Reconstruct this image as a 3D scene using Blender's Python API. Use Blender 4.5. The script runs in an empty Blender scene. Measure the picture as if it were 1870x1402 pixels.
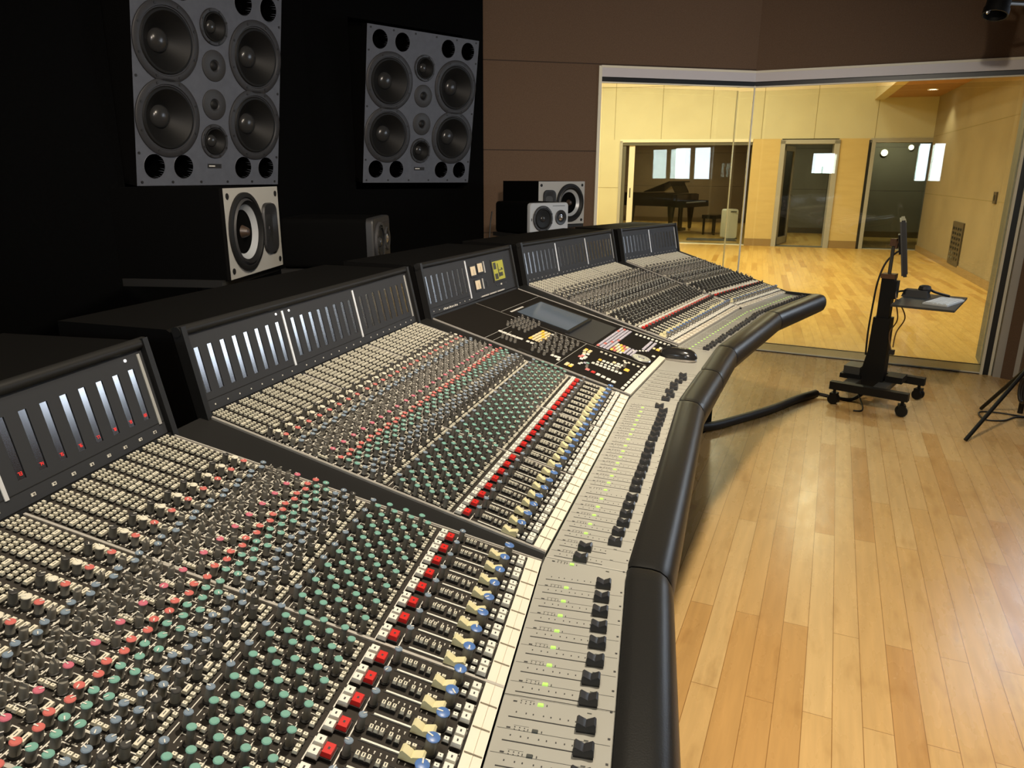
import bpy, math, random
import numpy as np
from mathutils import Matrix, Vector
random.seed(7)
SC = bpy.context.scene
COL = SC.collection
D = math.radians

# ------------------------------------------------------------------ materials
def lin(r, g, b):
    f = lambda c: (c/255/12.92) if c/255 <= .04045 else ((c/255+.055)/1.055)**2.4
    return (f(r), f(g), f(b), 1)

MATS = {}
def mat(name, col, rough=.5, metal=0, emit=None, estr=1.0, spec=.5, coat=0):
    m = bpy.data.materials.new(name); m.use_nodes = True
    b = m.node_tree.nodes['Principled BSDF']
    b.inputs['Base Color'].default_value = col
    b.inputs['Roughness'].default_value = rough
    b.inputs['Metallic'].default_value = metal
    b.inputs['Specular IOR Level'].default_value = spec
    if coat: b.inputs['Coat Weight'].default_value = coat
    if emit:
        b.inputs['Emission Color'].default_value = emit
        b.inputs['Emission Strength'].default_value = estr
    MATS[name] = m
    return m

def noise_mat(name, c1, c2, scale, rough=.6, bump=0, stretch=(1, 1, 1), detail=4, spec=.5):
    m = mat(name, c1, rough, spec=spec); nt = m.node_tree; b = nt.nodes['Principled BSDF']
    tc = nt.nodes.new('ShaderNodeTexCoord'); mp = nt.nodes.new('ShaderNodeMapping')
    mp.inputs['Scale'].default_value = stretch
    nz = nt.nodes.new('ShaderNodeTexNoise'); nz.inputs['Scale'].default_value = scale; nz.inputs['Detail'].default_value = detail
    rp = nt.nodes.new('ShaderNodeValToRGB'); rp.color_ramp.elements[0].color = c1; rp.color_ramp.elements[1].color = c2
    rp.color_ramp.elements[0].position = .3; rp.color_ramp.elements[1].position = .7
    L = nt.links.new
    L(tc.outputs['Object'], mp.inputs['Vector']); L(mp.outputs[0], nz.inputs['Vector']); L(nz.outputs[0], rp.inputs[0]); L(rp.outputs[0], b.inputs['Base Color'])
    if bump:
        bp = nt.nodes.new('ShaderNodeBump'); bp.inputs['Strength'].default_value = bump; bp.inputs['Distance'].default_value = .002
        L(nz.outputs[0], bp.inputs['Height']); L(bp.outputs[0], b.inputs['Normal'])
    return m

def plank_mat(name, ang, c1, c2, c3, length=1.5, width=.083, rough=.27):
    m = mat(name, c1, rough); nt = m.node_tree; b = nt.nodes['Principled BSDF']; L = nt.links.new; N = nt.nodes.new
    tc = N('ShaderNodeTexCoord'); mp = N('ShaderNodeMapping'); mp.inputs['Rotation'].default_value = (0, 0, -ang)
    br = N('ShaderNodeTexBrick'); br.offset = .37; br.offset_frequency = 2; br.squash = 1
    br.inputs['Scale'].default_value = 1; br.inputs['Mortar Size'].default_value = .0011; br.inputs['Mortar Smooth'].default_value = .3
    br.inputs['Brick Width'].default_value = length; br.inputs['Row Height'].default_value = width; br.inputs['Bias'].default_value = 0
    br.inputs['Color1'].default_value = (0, 0, 0, 1); br.inputs['Color2'].default_value = (1, 1, 1, 1); br.inputs['Mortar'].default_value = (.45, .45, .45, 1)
    rp = N('ShaderNodeValToRGB'); e = rp.color_ramp.elements
    e[0].color = c3; e[0].position = 0; e[1].color = c2; e[1].position = 1
    k = e.new(.35); k.color = c1
    k = e.new(.7); k.color = tuple((c1[i]+c2[i])/2 for i in range(4))
    mp2 = N('ShaderNodeMapping'); mp2.inputs['Scale'].default_value = (2.0, 26, 1)
    nz = N('ShaderNodeTexNoise'); nz.inputs['Scale'].default_value = 1.6; nz.inputs['Detail'].default_value = 6
    mp3 = N('ShaderNodeMapping'); mp3.inputs['Scale'].default_value = (1, 3, 1)
    nz2 = N('ShaderNodeTexNoise'); nz2.inputs['Scale'].default_value = 5; nz2.inputs['Detail'].default_value = 5
    r2 = N('ShaderNodeValToRGB'); r2.color_ramp.elements[0].position = .27; r2.color_ramp.elements[1].position = .42
    r2.color_ramp.elements[0].color = (.55, .45, .36, 1); r2.color_ramp.elements[1].color = (1, 1, 1, 1)
    mx = N('ShaderNodeMix'); mx.data_type = 'RGBA'; mx.blend_type = 'MULTIPLY'; mx.inputs['Factor'].default_value = .33
    mx2 = N('ShaderNodeMix'); mx2.data_type = 'RGBA'; mx2.blend_type = 'MULTIPLY'; mx2.inputs['Factor'].default_value = .4
    mx3 = N('ShaderNodeMix'); mx3.data_type = 'RGBA'; mx3.blend_type = 'MIX'; mx3.inputs['B'].default_value = (c3[0]*.45, c3[1]*.4, c3[2]*.35, 1)
    L(tc.outputs['Object'], mp.inputs['Vector']); L(mp.outputs[0], br.inputs['Vector']); L(br.outputs['Color'], rp.inputs[0])
    L(mp.outputs[0], mp2.inputs['Vector']); L(mp2.outputs[0], nz.inputs['Vector'])
    L(mp.outputs[0], mp3.inputs['Vector']); L(mp3.outputs[0], nz2.inputs['Vector']); L(nz2.outputs[0], r2.inputs[0])
    L(rp.outputs[0], mx.inputs['A']); L(nz.outputs[0], mx.inputs['B'])
    L(mx.outputs['Result'], mx2.inputs['A']); L(r2.outputs[0], mx2.inputs['B'])
    L(br.outputs['Fac'], mx3.inputs['Factor']); L(mx2.outputs['Result'], mx3.inputs['A'])
    L(mx3.outputs['Result'], b.inputs['Base Color'])
    mr = N('ShaderNodeMapRange'); mr.inputs['To Min'].default_value = rough-.07; mr.inputs['To Max'].default_value = rough+.1
    L(nz2.outputs[0], mr.inputs['Value']); L(mr.outputs[0], b.inputs['Roughness'])
    return m

def glass_mat(name, tint=(.93, .95, .92, 1), ior=1.75, rough=.0):
    m = bpy.data.materials.new(name); m.use_nodes = True; nt = m.node_tree; nt.nodes.clear(); N = nt.nodes.new; L = nt.links.new
    o = N('ShaderNodeOutputMaterial'); t = N('ShaderNodeBsdfTransparent'); t.inputs[0].default_value = tint
    g = N('ShaderNodeBsdfGlossy'); g.inputs['Roughness'].default_value = rough
    f = N('ShaderNodeFresnel'); f.inputs['IOR'].default_value = ior
    x = N('ShaderNodeMixShader')
    L(f.outputs[0], x.inputs[0]); L(t.outputs[0], x.inputs[1]); L(g.outputs[0], x.inputs[2]); L(x.outputs[0], o.inputs[0])
    MATS[name] = m
    return m

mat('panel', (.046, .041, .036, 1), .75, spec=.04); mat('panelblack', (.016, .014, .012, 1), .75, spec=.04); mat('stripline', (.42, .37, .28, 1), .6)
mat('groove', (.008, .007, .006, 1), .7)
mat('ink', (.74, .71, .64, 1), .6)
mat('inkdark', (.03, .03, .03, 1), .6)
mat('alu', (.58, .55, .50, 1), .38, .35)
mat('alubright', (.80, .80, .80, 1), .35, .3)
mat('cream', (.74, .70, .57, 1), .45)
mat('white', (.80, .78, .70, 1), .42)
mat('bezel', (.012, .011, .010, 1), .5)
mat('knobgrey', (.20, .187, .160, 1), .42)
mat('knobdark', (.040, .038, .036, 1), .42)
mat('red', (.62, .022, .018, 1), .35)
mat('redcap', (.60, .15, .13, 1), .35)
mat('pinkcap', (.58, .15, .21, 1), .35)
mat('greencap', (.19, .40, .335, 1), .3)
mat('bluecap', (.20, .26, .33, 1), .3)
mat('greycap', (.17, .18, .175, 1), .35)
mat('bluebig', (.085, .185, .46, 1), .36)
mat('creamcap', (.76, .70, .42, 1), .45)
mat('blackcap', (.030, .030, .032, 1), .34)
mat('faderpanel', (.375, .368, .33, 1), .5, spec=.3)
mat('strip', (.80, .74, .62, 1), .55)
mat('slotline', (.015, .015, .015, 1), .6)
mat('led_off', (.06, .065, .06, 1), .4)
mat('led_green', (.35, .62, .10, 1), .4, emit=(.62, 1, .22, 1), estr=.5)
mat('led_white', (.8, .8, .8, 1), .4, emit=(1, 1, 1, 1), estr=1.2)
mat('led_red', (.5, .02, .02, 1), .4, emit=(1, .05, .03, 1), estr=.55)
mat('amber', (.78, .42, .06, 1), .4, emit=(1, .5, .05, 1), estr=.55)
mat('ambersoft', (.80, .66, .40, 1), .45, emit=(1, .6, .15, 1), estr=.12)
mat('lavender', (.52, .49, .58, 1), .45)
mat('pinkbtn', (.70, .22, .20, 1), .45)
mat('metergrey', (.037, .039, .044, 1), .6, spec=.2)
mat('meterglass', (.006, .006, .007, 1), .15, spec=1.0); MATS['meterglass'].node_tree.nodes['Principled BSDF'].inputs['IOR'].default_value = 2.3
mat('vuface', (.75, .62, .42, 1), .5, emit=(1, .8, .5, 1), estr=.08)
mat('lcd', (.30, .28, .02, 1), .35, emit=(.8, .75, .04, 1), estr=.22)
mat('lcddark', (.03, .03, .008, 1), .35)
mat('hull', (.0042, .004, .0038, 1), .7, spec=.05)
mat('hulledge', (.015, .0147, .0143, 1), .45, spec=.25)
noise_mat('leather', (.012, .0118, .0112, 1), (.016, .0155, .0145, 1), 400, .37, .10, spec=.28)
mat('seam', (.25, .24, .22, 1), .5)
mat('tantrim', (.26, .19, .10, 1), .5)
mat('screenglass', (.02, .022, .026, 1), .06, emit=(.34, .43, .48, 1), estr=.22, spec=.7)  # dim glow stands in for the live room reflected in the screen
mat('wheel', (.62, .62, .60, 1), .25, .7)
noise_mat('blackfabric', (.0015, .0016, .0017, 1), (.0024, .0025, .0026, 1), 90, .95, spec=.05)
noise_mat('brownfabric', (.125, .080, .052, 1), (.150, .098, .064, 1), 160, .92, .1, spec=.15)
mat('brownseam', (.045, .028, .018, 1), .9)
noise_mat('baffle', (.082, .090, .112, 1), (.098, .107, .132, 1), 30, .62)
mat('coneblack', (.009, .009, .009, 1), .55, spec=.25)
mat('conerim', (.028, .028, .031, 1), .5)
mat('dustcap', (.030, .030, .030, 1), .25)
mat('porthole', (.0012, .0012, .0012, 1), 1, spec=0)
mat('midplate', (.034, .034, .036, 1), .5)
mat('silverbaffle', (.36, .355, .33, 1), .55)
mat('silvercone', (.40, .42, .44, 1), .3, .15)
mat('plug', (.045, .028, .018, 1), .4)
mat('whitebaffle', (.42, .44, .46, 1), .45)
mat('boxblack', (.0022, .0022, .0022, 1), .8, spec=.03)
mat('darkface', (.018, .018, .019, 1), .45)
mat('chrome', (.6, .6, .62, 1), .2, .9)
noise_mat('yellowwall', (.61, .57, .40, 1), (.65, .61, .43, 1), 3, .75)
noise_mat('yellowpier', (.60, .45, .19, 1), (.66, .50, .22, 1), 2.5, .6, stretch=(1, 1, 6))
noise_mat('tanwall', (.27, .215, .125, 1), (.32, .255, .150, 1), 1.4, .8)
mat('wallseam', (.20, .16, .06, 1), .9)
mat('tanbase', (.30, .20, .085, 1), .55)
mat('framegrey', (.42, .41, .38, 1), .45, .15)
mat('headmetal', (.62, .59, .61, 1), .5, .1)
mat('framecream', (.78, .74, .60, 1), .45)
mat('frameolive', (.115, .11, .085, 1), .6)
mat('revealdark', (.012, .014, .016, 1), .35)
noise_mat('boothwall', (.18, .165, .125, 1), (.21, .195, .15, 1), 2, .8)
noise_mat('pianoroom', (.22, .16, .095, 1), (.26, .19, .115, 1), 2, .8)
noise_mat('woodceil', (.36, .19, .07, 1), (.45, .25, .10, 1), 3, .55, stretch=(1, 8, 1))
mat('ceilwhite', (.62, .55, .38, 1), .8)
mat('ctrlceil', (.035, .03, .026, 1), .9)
mat('pianoblack', (.006, .006, .007, 1), .15, coat=.4)
mat('ivory', (.75, .73, .66, 1), .4)
mat('gold', (.45, .30, .10, 1), .4, .6)
mat('purifier', (.88, .86, .80, 1), .5)
mat('matgrey', (.09, .09, .095, 1), .9)
mat('steelblack', (.006, .006, .006, 1), .5, spec=.25)
mat('steelgrey', (.060, .060, .055, 1), .45)
mat('brownmetal', (.12, .055, .022, 1), .5)
mat('trayblack', (.030, .031, .029, 1), .5)
mat('keyboardwhite', (.66, .66, .64, 1), .5)
mat('cable', (.012, .010, .009, 1), .55)
mat('cabletan', (.16, .10, .05, 1), .6)
mat('monback', (.05, .05, .048, 1), .45)
mat('mousepl', (.018, .017, .017, 1), .18)
mat('mouseside', (.20, .18, .15, 1), .4)
mat('lampglow', (1, 1, 1, 1), .5, emit=(1, .93, .8, 1), estr=14)
mat('connector', (.075, .058, .036, 1), .6)
mat('tvglow', (1, 1, 1, 1), .4, emit=(.72, .83, 1, 1), estr=7)
mat('ledglow', (1, 1, 1, 1), .5, emit=(.80, .92, 1, 1), estr=18)
plank_mat('floor_ctrl', D(66.8), lin(233, 189, 123), lin(243, 205, 143), lin(217, 167, 102), length=1.15, width=.076, rough=.26)
MATS['floor_ctrl'].node_tree.nodes['Principled BSDF'].inputs['Specular IOR Level'].default_value = .36
plank_mat('floor_live', D(72), lin(226, 183, 98), lin(234, 193, 110), lin(202, 154, 74), length=1.1, width=.085, rough=.32)
noise_mat('sillwood', lin(230, 200, 140), lin(240, 212, 155), 3, .35, stretch=(1, 30, 1))
glass_mat('paneglass', ior=1.5); glass_mat('boothglass', (.90, .91, .87, 1), 1.2)

# ------------------------------------------------------------------ mesh builder
class MB:
    def __init__(s): s.v = []; s.f = []; s.m = []; s.ml = []; s.n = 0
    def mi(s, name):
        if name not in s.ml: s.ml.append(name)
        return s.ml.index(name)
    def add(s, verts, faces, mats):
        verts = np.asarray(verts, float); s.v.append(verts); o = s.n
        if isinstance(mats, str): mats = [mats]*len(faces)
        for fc, m in zip(faces, mats):
            s.f.append([i+o for i in fc]); s.m.append(s.mi(m))
        s.n += len(verts)
    def tmpl(s, T, M):
        V, F, Mt = T; M = np.asarray(M); s.add(V @ M[:3, :3].T + M[:3, 3], F, Mt)
    def box(s, c, size, m, fr=None, taper=0):
        V, F = boxvf(size, taper); V = V+np.asarray(c, float)
        if fr is not None: V = fr(V)
        s.add(V, F, m)
    def poly(s, pts, m): s.add(pts, [list(range(len(pts)))], m)
    def prism(s, pts, z0, z1, m, fr=None, mtop=None):
        n = len(pts); V = [(x, y, z0) for x, y in pts]+[(x, y, z1) for x, y in pts]
        F = [list(range(n))[::-1], list(range(n, 2*n))]+[[i, (i+1) % n, n+(i+1) % n, n+i] for i in range(n)]
        V = np.array(V, float)
        if fr is not None: V = fr(V)
        s.add(V, F, [m, mtop or m]+[m]*n)
    def lathe(s, prof, seg, mats, M=None):
        V, F, Mt = lathevf(prof, seg, mats)
        if M is not None: M = np.asarray(M); V = V @ M[:3, :3].T + M[:3, 3]
        s.add(V, F, Mt)
    def tube(s, pts, r, m, seg=8, cap=True):
        pts = [np.asarray(p, float) for p in pts]; n = len(pts); V = []; F = []
        t0 = pts[1]-pts[0]; up = np.array([0, 0, 1.]) if abs(t0[2]) < .9*np.linalg.norm(t0) else np.array([1., 0, 0])
        for i, p in enumerate(pts):
            t = pts[min(i+1, n-1)]-pts[max(i-1, 0)]; t = t/np.linalg.norm(t)
            a = np.cross(t, up); a /= np.linalg.norm(a); b = np.cross(a, t); up = b
            rr = r[i] if isinstance(r, (list, tuple)) else r
            for k in range(seg):
                q = 2*math.pi*k/seg; V.append(p+rr*(math.cos(q)*a+math.sin(q)*b))
        for i in range(n-1):
            for k in range(seg):
                k2 = (k+1) % seg; F.append([i*seg+k, i*seg+k2, (i+1)*seg+k2, (i+1)*seg+k])
        if cap: F += [list(range(seg))[::-1], [(n-1)*seg+k for k in range(seg)]]
        s.add(V, F, m)
    def build(s, name, parent=None, root=None, smooth=None):
        V = np.concatenate(s.v) if s.v else np.zeros((0, 3))
        if root is not None: V = V-np.array(root.location)
        me = bpy.data.meshes.new(name); me.from_pydata(V.tolist(), [], s.f)
        for n in s.ml: me.materials.append(MATS[n])
        me.polygons.foreach_set('material_index', s.m)
        if smooth: shade(me, smooth)
        me.update()
        o = bpy.data.objects.new(name, me); COL.objects.link(o)
        if parent is not None: o.parent = parent
        return o

def shade(me, ang):
    me.polygons.foreach_set('use_smooth', [True]*len(me.polygons))
    try: me.set_sharp_from_angle(angle=D(ang))
    except Exception: pass

def boxvf(size, taper=0):
    x, y, z = [a/2 for a in size]; t = taper
    V = np.array([(-x, -y, -z), (x, -y, -z), (x, y, -z), (-x, y, -z), (-x+t, -y+t, z), (x-t, -y+t, z), (x-t, y-t, z), (-x+t, y-t, z)], float)
    return V, [[3, 2, 1, 0], [4, 5, 6, 7], [0, 1, 5, 4], [1, 2, 6, 5], [2, 3, 7, 6], [3, 0, 4, 7]]

def lathevf(prof, seg, mats):
    # prof: list of (r, z); mats: one per band; r == 0 closes to a point
    V = []; F = []; Mt = []; idx = []
    for r, z in prof:
        if r < 1e-6: idx.append([len(V)]); V.append((0, 0, z))
        else:
            idx.append(list(range(len(V), len(V)+seg)))
            for k in range(seg): V.append((r*math.cos(2*math.pi*k/seg), r*math.sin(2*math.pi*k/seg), z))
    if isinstance(mats, str): mats = [mats]*(len(prof)-1)
    for i in range(len(prof)-1):
        a, b = idx[i], idx[i+1]
        for k in range(seg):
            k2 = (k+1) % seg
            if len(a) == 1 and len(b) == 1: continue
            if len(a) == 1: F.append([a[0], b[k2], b[k]][::-1])
            elif len(b) == 1: F.append([a[k], a[k2], b[0]])
            else: F.append([a[k], a[k2], b[k2], b[k]])
            Mt.append(mats[i])
    return np.array(V, float), F, Mt

def vm(c, x, y, z):
    M = np.eye(4); M[:3, 0] = x; M[:3, 1] = y; M[:3, 2] = z; M[:3, 3] = c
    return M
def norm(a): a = np.asarray(a, float); return a/np.linalg.norm(a)
def axis_frame(c, n, up=(0, 0, 1)):
    # local z along n, local y close to up
    n = norm(n); up = np.asarray(up, float); y = norm(up-n*np.dot(up, n)); x = np.cross(y, n)
    return vm(c, x, y, n)
def frf(M):
    M = np.asarray(M)
    return lambda V: V @ M[:3, :3].T + M[:3, 3]

def thing(name, label, cat, loc=(0, 0, 0), group=None):
    o = bpy.data.objects.new(name, None); COL.objects.link(o); o.location = loc
    o.empty_display_size = .1; o['label'] = label; o['category'] = cat
    if group: o['group'] = group
    return o
def tag(o, label, cat, group=None):
    o['label'] = label; o['category'] = cat
    if group: o['group'] = group
    return o
def struct(o): o['kind'] = 'structure'; return o

# ------------------------------------------------------------------ camera
F_PX, PITCH, ROLL, HC = 1334.04, D(16.008), D(.397), 1.42
def make_camera():
    ca = bpy.data.cameras.new('camera'); ca.sensor_width = 36; ca.lens = F_PX/1870*36; ca.clip_start = .02; ca.clip_end = 100
    o = bpy.data.objects.new('camera', ca); COL.objects.link(o)
    X = np.array([1., 0, 0]); Fw = np.array([0, math.cos(PITCH), -math.sin(PITCH)]); Dn = np.array([0, -math.sin(PITCH), -math.cos(PITCH)])
    right = math.cos(ROLL)*X-math.sin(ROLL)*Dn; down = math.sin(ROLL)*X+math.cos(ROLL)*Dn
    o.matrix_world = Matrix(vm((0, 0, HC), right, -down, -Fw).tolist())
    SC.camera = o
make_camera()
def project(P):
    d = np.asarray(P)-np.array([0, 0, HC]); c, s = math.cos(PITCH), math.sin(PITCH)
    fw = d[..., 1]*c-d[..., 2]*s; dn = -(d[..., 2]*c+d[..., 1]*s)
    fw2 = np.where(fw > .05, fw, .05)
    return 935+F_PX*d[..., 0]/fw2, 701+F_PX*dn/fw2, fw

# ------------------------------------------------------------------ console geometry
ZS = .8336                    # height of the scribble strip edge
CW, CIN = .0375, .036714      # bucket pitch / 8 and channel width
AL, LH = D(14.753), .63538    # slope and horizontal depth of the work surface
LS = LH/math.cos(AL)
SECTS = {'A': (-.00714, .73370, 79.353), 'B': (.05620, 1.05954, 72.926), 'C': (.32976, 1.94414, 66.784), 'D': (.60124, 2.58384, 59.663), 'E': (1.06527, 3.35909, 51.774)}
WC = .6612
class Sect:
    def __init__(s, k):
        x, y, a = SECTS[k]; a = D(a); s.o = np.array([x, y, ZS]); s.u = np.array([math.cos(a), math.sin(a), 0]); s.v = np.array([-s.u[1], s.u[0], 0])
        s.w = s.v*math.cos(AL)+np.array([0, 0, math.sin(AL)]); s.n = np.cross(s.u, s.w)
    def P(s, um, ws, h=0): return s.o+s.u*um+s.w*ws+s.n*h          # on the sloped work surface
    def H(s, um, v, z): return s.o+s.u*um+s.v*v+np.array([0, 0, z])  # horizontal frame
    def M(s, um, ws, h=0): return vm(s.P(um, ws, h), s.u, s.w, s.n)
    def MH(s, um, v, z): return vm(s.H(um, v, z), s.u, s.v, (0, 0, 1))
SS = {k: Sect(k) for k in SECTS}
U0 = {'A': -24, 'B': 0, 'C': 0, 'D': 0, 'E': 0}; U1 = {'A': 8, 'B': 24, 'D': 24, 'E': 16}
RANGE = {k: (U0[k]*CW, U1[k]*CW if k != 'C' else WC) for k in SECTS}

ROOT = thing('mixing_console', 'long black curved recording desk covered with coloured knobs, buttons and faders', 'mixing console', (.35, 2.0, 0))
RL = np.array(ROOT.location)

# control templates, local x along the desk, y up the slope, z out of the surface
def T_knob(rb, h, body, cap, rc, seg=12, skirt=None, pointer=True):
    m = MB()
    sk = skirt or rb*1.22
    m.lathe([(sk, 0), (sk, .0016), (rb, .003), (rb*.95, h-.002), (rc, h-.0016), (rc, h-.0008), (rc*.8, h), (0, h)], seg, ['bezel', 'bezel', body, cap, cap, cap, cap])
    if pointer: m.box((0, rc*.5, h+.0001), (rc*.22, rc*.9, .0012), 'ink')
    return np.concatenate(m.v), m.f, [m.ml[i] for i in m.m]
def T_fin(rb, h, body, seg=12):
    m = MB()
    m.lathe([(rb*1.3, 0), (rb*1.3, .0014), (rb, .0022), (rb*.96, h-.005), (rb*.86, h-.004), (0, h-.004)], seg, ['bezel', 'bezel', body, body, body])
    m.box((0, 0, h-.0025), (rb*.36, rb*1.75, .003), body, taper=.0006)
    m.box((0, rb*.55, h+.0002), (rb*.2, rb*.7, .0006), 'ink')
    return np.concatenate(m.v), m.f, [m.ml[i] for i in m.m]
def T_btn(x, y, h, top, mark=None, bez=.0008, skirt=.45):
    m = MB()
    m.box((0, 0, h*skirt/2), (x+bez*2, y+bez*2, h*skirt), 'bezel')
    m.box((0, 0, h*skirt+h*(1-skirt)/2), (x, y, h*(1-skirt)), top, taper=min(x, y)*.07)
    if mark: m.box((0, 0, h+.00005), (x*mark[0], y*mark[1], .0001), 'inkdark')
    return np.concatenate(m.v), m.f, [m.ml[i] for i in m.m]
def T_fader(wd, ln, h, col, base, dip=.45):
    # saddle shaped cap: profile along y, extruded along x
    ys = [-.5, -.49, -.40, -.22, -.05, 0, .05, .22, .40, .49, .5]; zs = [.25, .84, 1, .84, .70, .62, .70, .84, 1, .84, .25]
    m = MB(); n = len(ys); V = []; 
    for sx in (-1, 1):
        for y, z in zip(ys, zs): V.append((sx*wd/2*(.86 if z > .3 else 1), y*ln, z*h))
    F = [[i, i+1, n+i+1, n+i][::-1] for i in range(n-1)]+[list(range(n)), list(range(n, 2*n))[::-1]]
    m.add(V, F, col); m.box((0, 0, h*.12), (wd*.9, ln*.96, h*.26), base); m.box((0, 0, h*.51), (wd*.92, ln*.03, h*.03), base)
    return np.concatenate(m.v), m.f, [m.ml[i] for i in m.m]

TPL = {
 'push_button': T_btn(.0042, .0052, .0056, 'cream', (.30, .18), .0003, .35),
 'wide_button': T_btn(.0115, .0055, .0062, 'cream', (.42, .16)),
 'ribbed_button': T_btn(.0060, .0044, .0085, 'cream', (.6, .3), skirt=.5),
 'square_button': T_btn(.0116, .0112, .0095, 'white', (.30, .16), .0007),
 'red_button': T_btn(.0150, .0115, .0095, 'red', (.2, .2), .0012),
 'small_white_button': T_btn(.0058, .0062, .0055, 'white', (.26, .2)),
 'dark_topped_knob': T_knob(.0050, .0175, 'knobgrey', 'knobdark', .0050),
 'cream_topped_knob': T_knob(.0051, .0175, 'knobgrey', 'cream', .0055),
 'red_capped_knob': T_knob(.0047, .0175, 'knobgrey', 'redcap', .0052),
 'pink_capped_knob': T_knob(.0045, .0175, 'knobgrey', 'pinkcap', .0050),
 'grey_pointer_knob': T_fin(.0045, .0180, 'knobgrey'),
 'blue_capped_knob': T_knob(.0045, .0172, 'knobgrey', 'bluecap', .0048),
 'green_capped_knob': T_knob(.0046, .0180, 'knobgrey', 'greencap', .0051),
 'tall_green_knob': T_knob(.0039, .0225, 'knobgrey', 'greencap', .0049, skirt=.0058, pointer=False),
 'short_blue_knob': T_knob(.0044, .0205, 'knobgrey', 'bluecap', .0047, skirt=.0058),
 'grey_capped_knob': T_knob(.0046, .0176, 'knobdark', 'greycap', .0049),
 'tall_grey_knob': T_knob(.0039, .0220, 'knobdark', 'greycap', .0047, skirt=.0058, pointer=False),
 'blue_topped_knob': T_knob(.0068, .022, 'knobgrey', 'bluebig', .0076),
 'cream_fader_cap': T_fader(.0125, .026, .0135, 'creamcap', 'bezel'),
 'black_fader_cap': T_fader(.0150, .0225, .0125, 'blackcap', 'blackcap'),
}
# one channel, top to bottom: (kind, du, distance up the slope in mm)
CH = []
for w in (646.3, 636.5, 626.5, 616.4, 606.4, 596.3, 576.3, 565.7, 555.0):
    for du in (.50, .31, .12, -.07): CH.append(('push_button', du, w))
CH += [('wide_button', .38, 586), ('wide_button', .00, 586), ('push_button', .47, 544.7), ('push_button', .28, 544.7), ('wide_button', .0, 544.5),
 ('dark_topped_knob', .08, 532.7), ('wide_button', .38, 533.6), ('cream_topped_knob', .08, 516.9),
 ('wide_button', .38, 526.0), ('wide_button', .38, 518.2), ('wide_button', .38, 510.4), ('wide_button', .38, 502.6), ('wide_button', .38, 494.8), ('wide_button', .38, 485.4),
 ('red_capped_knob', .06, 500.5), ('grey_pointer_knob', .06, 485.0), ('blue_capped_knob', .06, 469.0), ('blue_capped_knob', .47, 474.6),
 ('grey_pointer_knob', .02, 453.2), ('grey_pointer_knob', .01, 438.4), ('grey_pointer_knob', .43, 460.0), ('grey_pointer_knob', .43, 445.5), ('grey_pointer_knob', .43, 429.2),
 ('push_button', -.03, 428.1), ('push_button', -.04, 421.4), ('push_button', -.04, 415.1), ('pink_capped_knob', .42, 413.6), ('grey_pointer_knob', -.03, 404.9),
 ('wide_button', .36, 400.7), ('wide_button', .37, 390.9), ('red_capped_knob', -.03, 387.8), ('red_capped_knob', .50, 382.9), ('green_capped_knob', -.02, 372.5),
 ('green_capped_knob', .50, 365.5), ('green_capped_knob', -.03, 356.0), ('push_button', .42, 354.1), ('push_button', .42, 348.0), ('push_button', .41, 341.8),
 ('blue_capped_knob', -.03, 340.0), ('blue_capped_knob', .44, 333.3), ('blue_capped_knob', -.07, 323.5), ('dark_topped_knob', .42, 317.3), ('dark_topped_knob', -.10, 308.4),
 ('wide_button', .36, 306.2)]
for du in (.48, .27, .08, -.10): CH.append(('push_button', du, 297.7))
CH += [('short_blue_knob', .32, 281.2)]
for i in range(4): CH.append(('tall_green_knob', -.10, 268.0-27.7*i))
for i in range(3): CH.append(('tall_green_knob', .30, 253.8-27.2*i))
for i in range(4): CH += [('push_button', .40-.02*i, 271.0-27.2*i), ('push_button', .37-.02*i, 264.4-27.2*i)] if i < 3 else [('push_button', .37, 182.3)]
for i in range(3): CH += [('push_button', -.08, 258.1-27.3*i), ('push_button', -.11, 251.6-27.3*i)]
for du in (.35, .12, -.08, -.24): CH.append(('push_button', du, 175.5))
CH += [('square_button', .27, 158.6), ('square_button', -.13, 158.6), ('red_button', .08, 146.5), ('short_blue_knob', .27, 130.7)]
for w in (119.5, 113.4, 107.3): CH.append(('ribbed_button', .30, w))
CH += [('ribbed_button', .27, 97.3), ('ribbed_button', .25, 89.4), ('push_button', .28, 77.6), ('push_button', .28, 71.1),
 ('cream_fader_cap', -.12, 67.1), ('blue_topped_knob', .34, 55.0),
 ('small_white_button', -.08, 52.7), ('small_white_button', -.08, 42.8), ('small_white_button', .28, 42.7), ('square_button', .26, 31.0), ('square_button', -.12, 31.0)]

PLACED = {}   # kind -> list of (depth, matrix, panel part)
def place(kind, M, part):
    PLACED.setdefault(kind, []).append((M, part))

def ucen(b, i): return b*8*CW+4*CW+(i-4+.5-.25)*CIN

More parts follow.
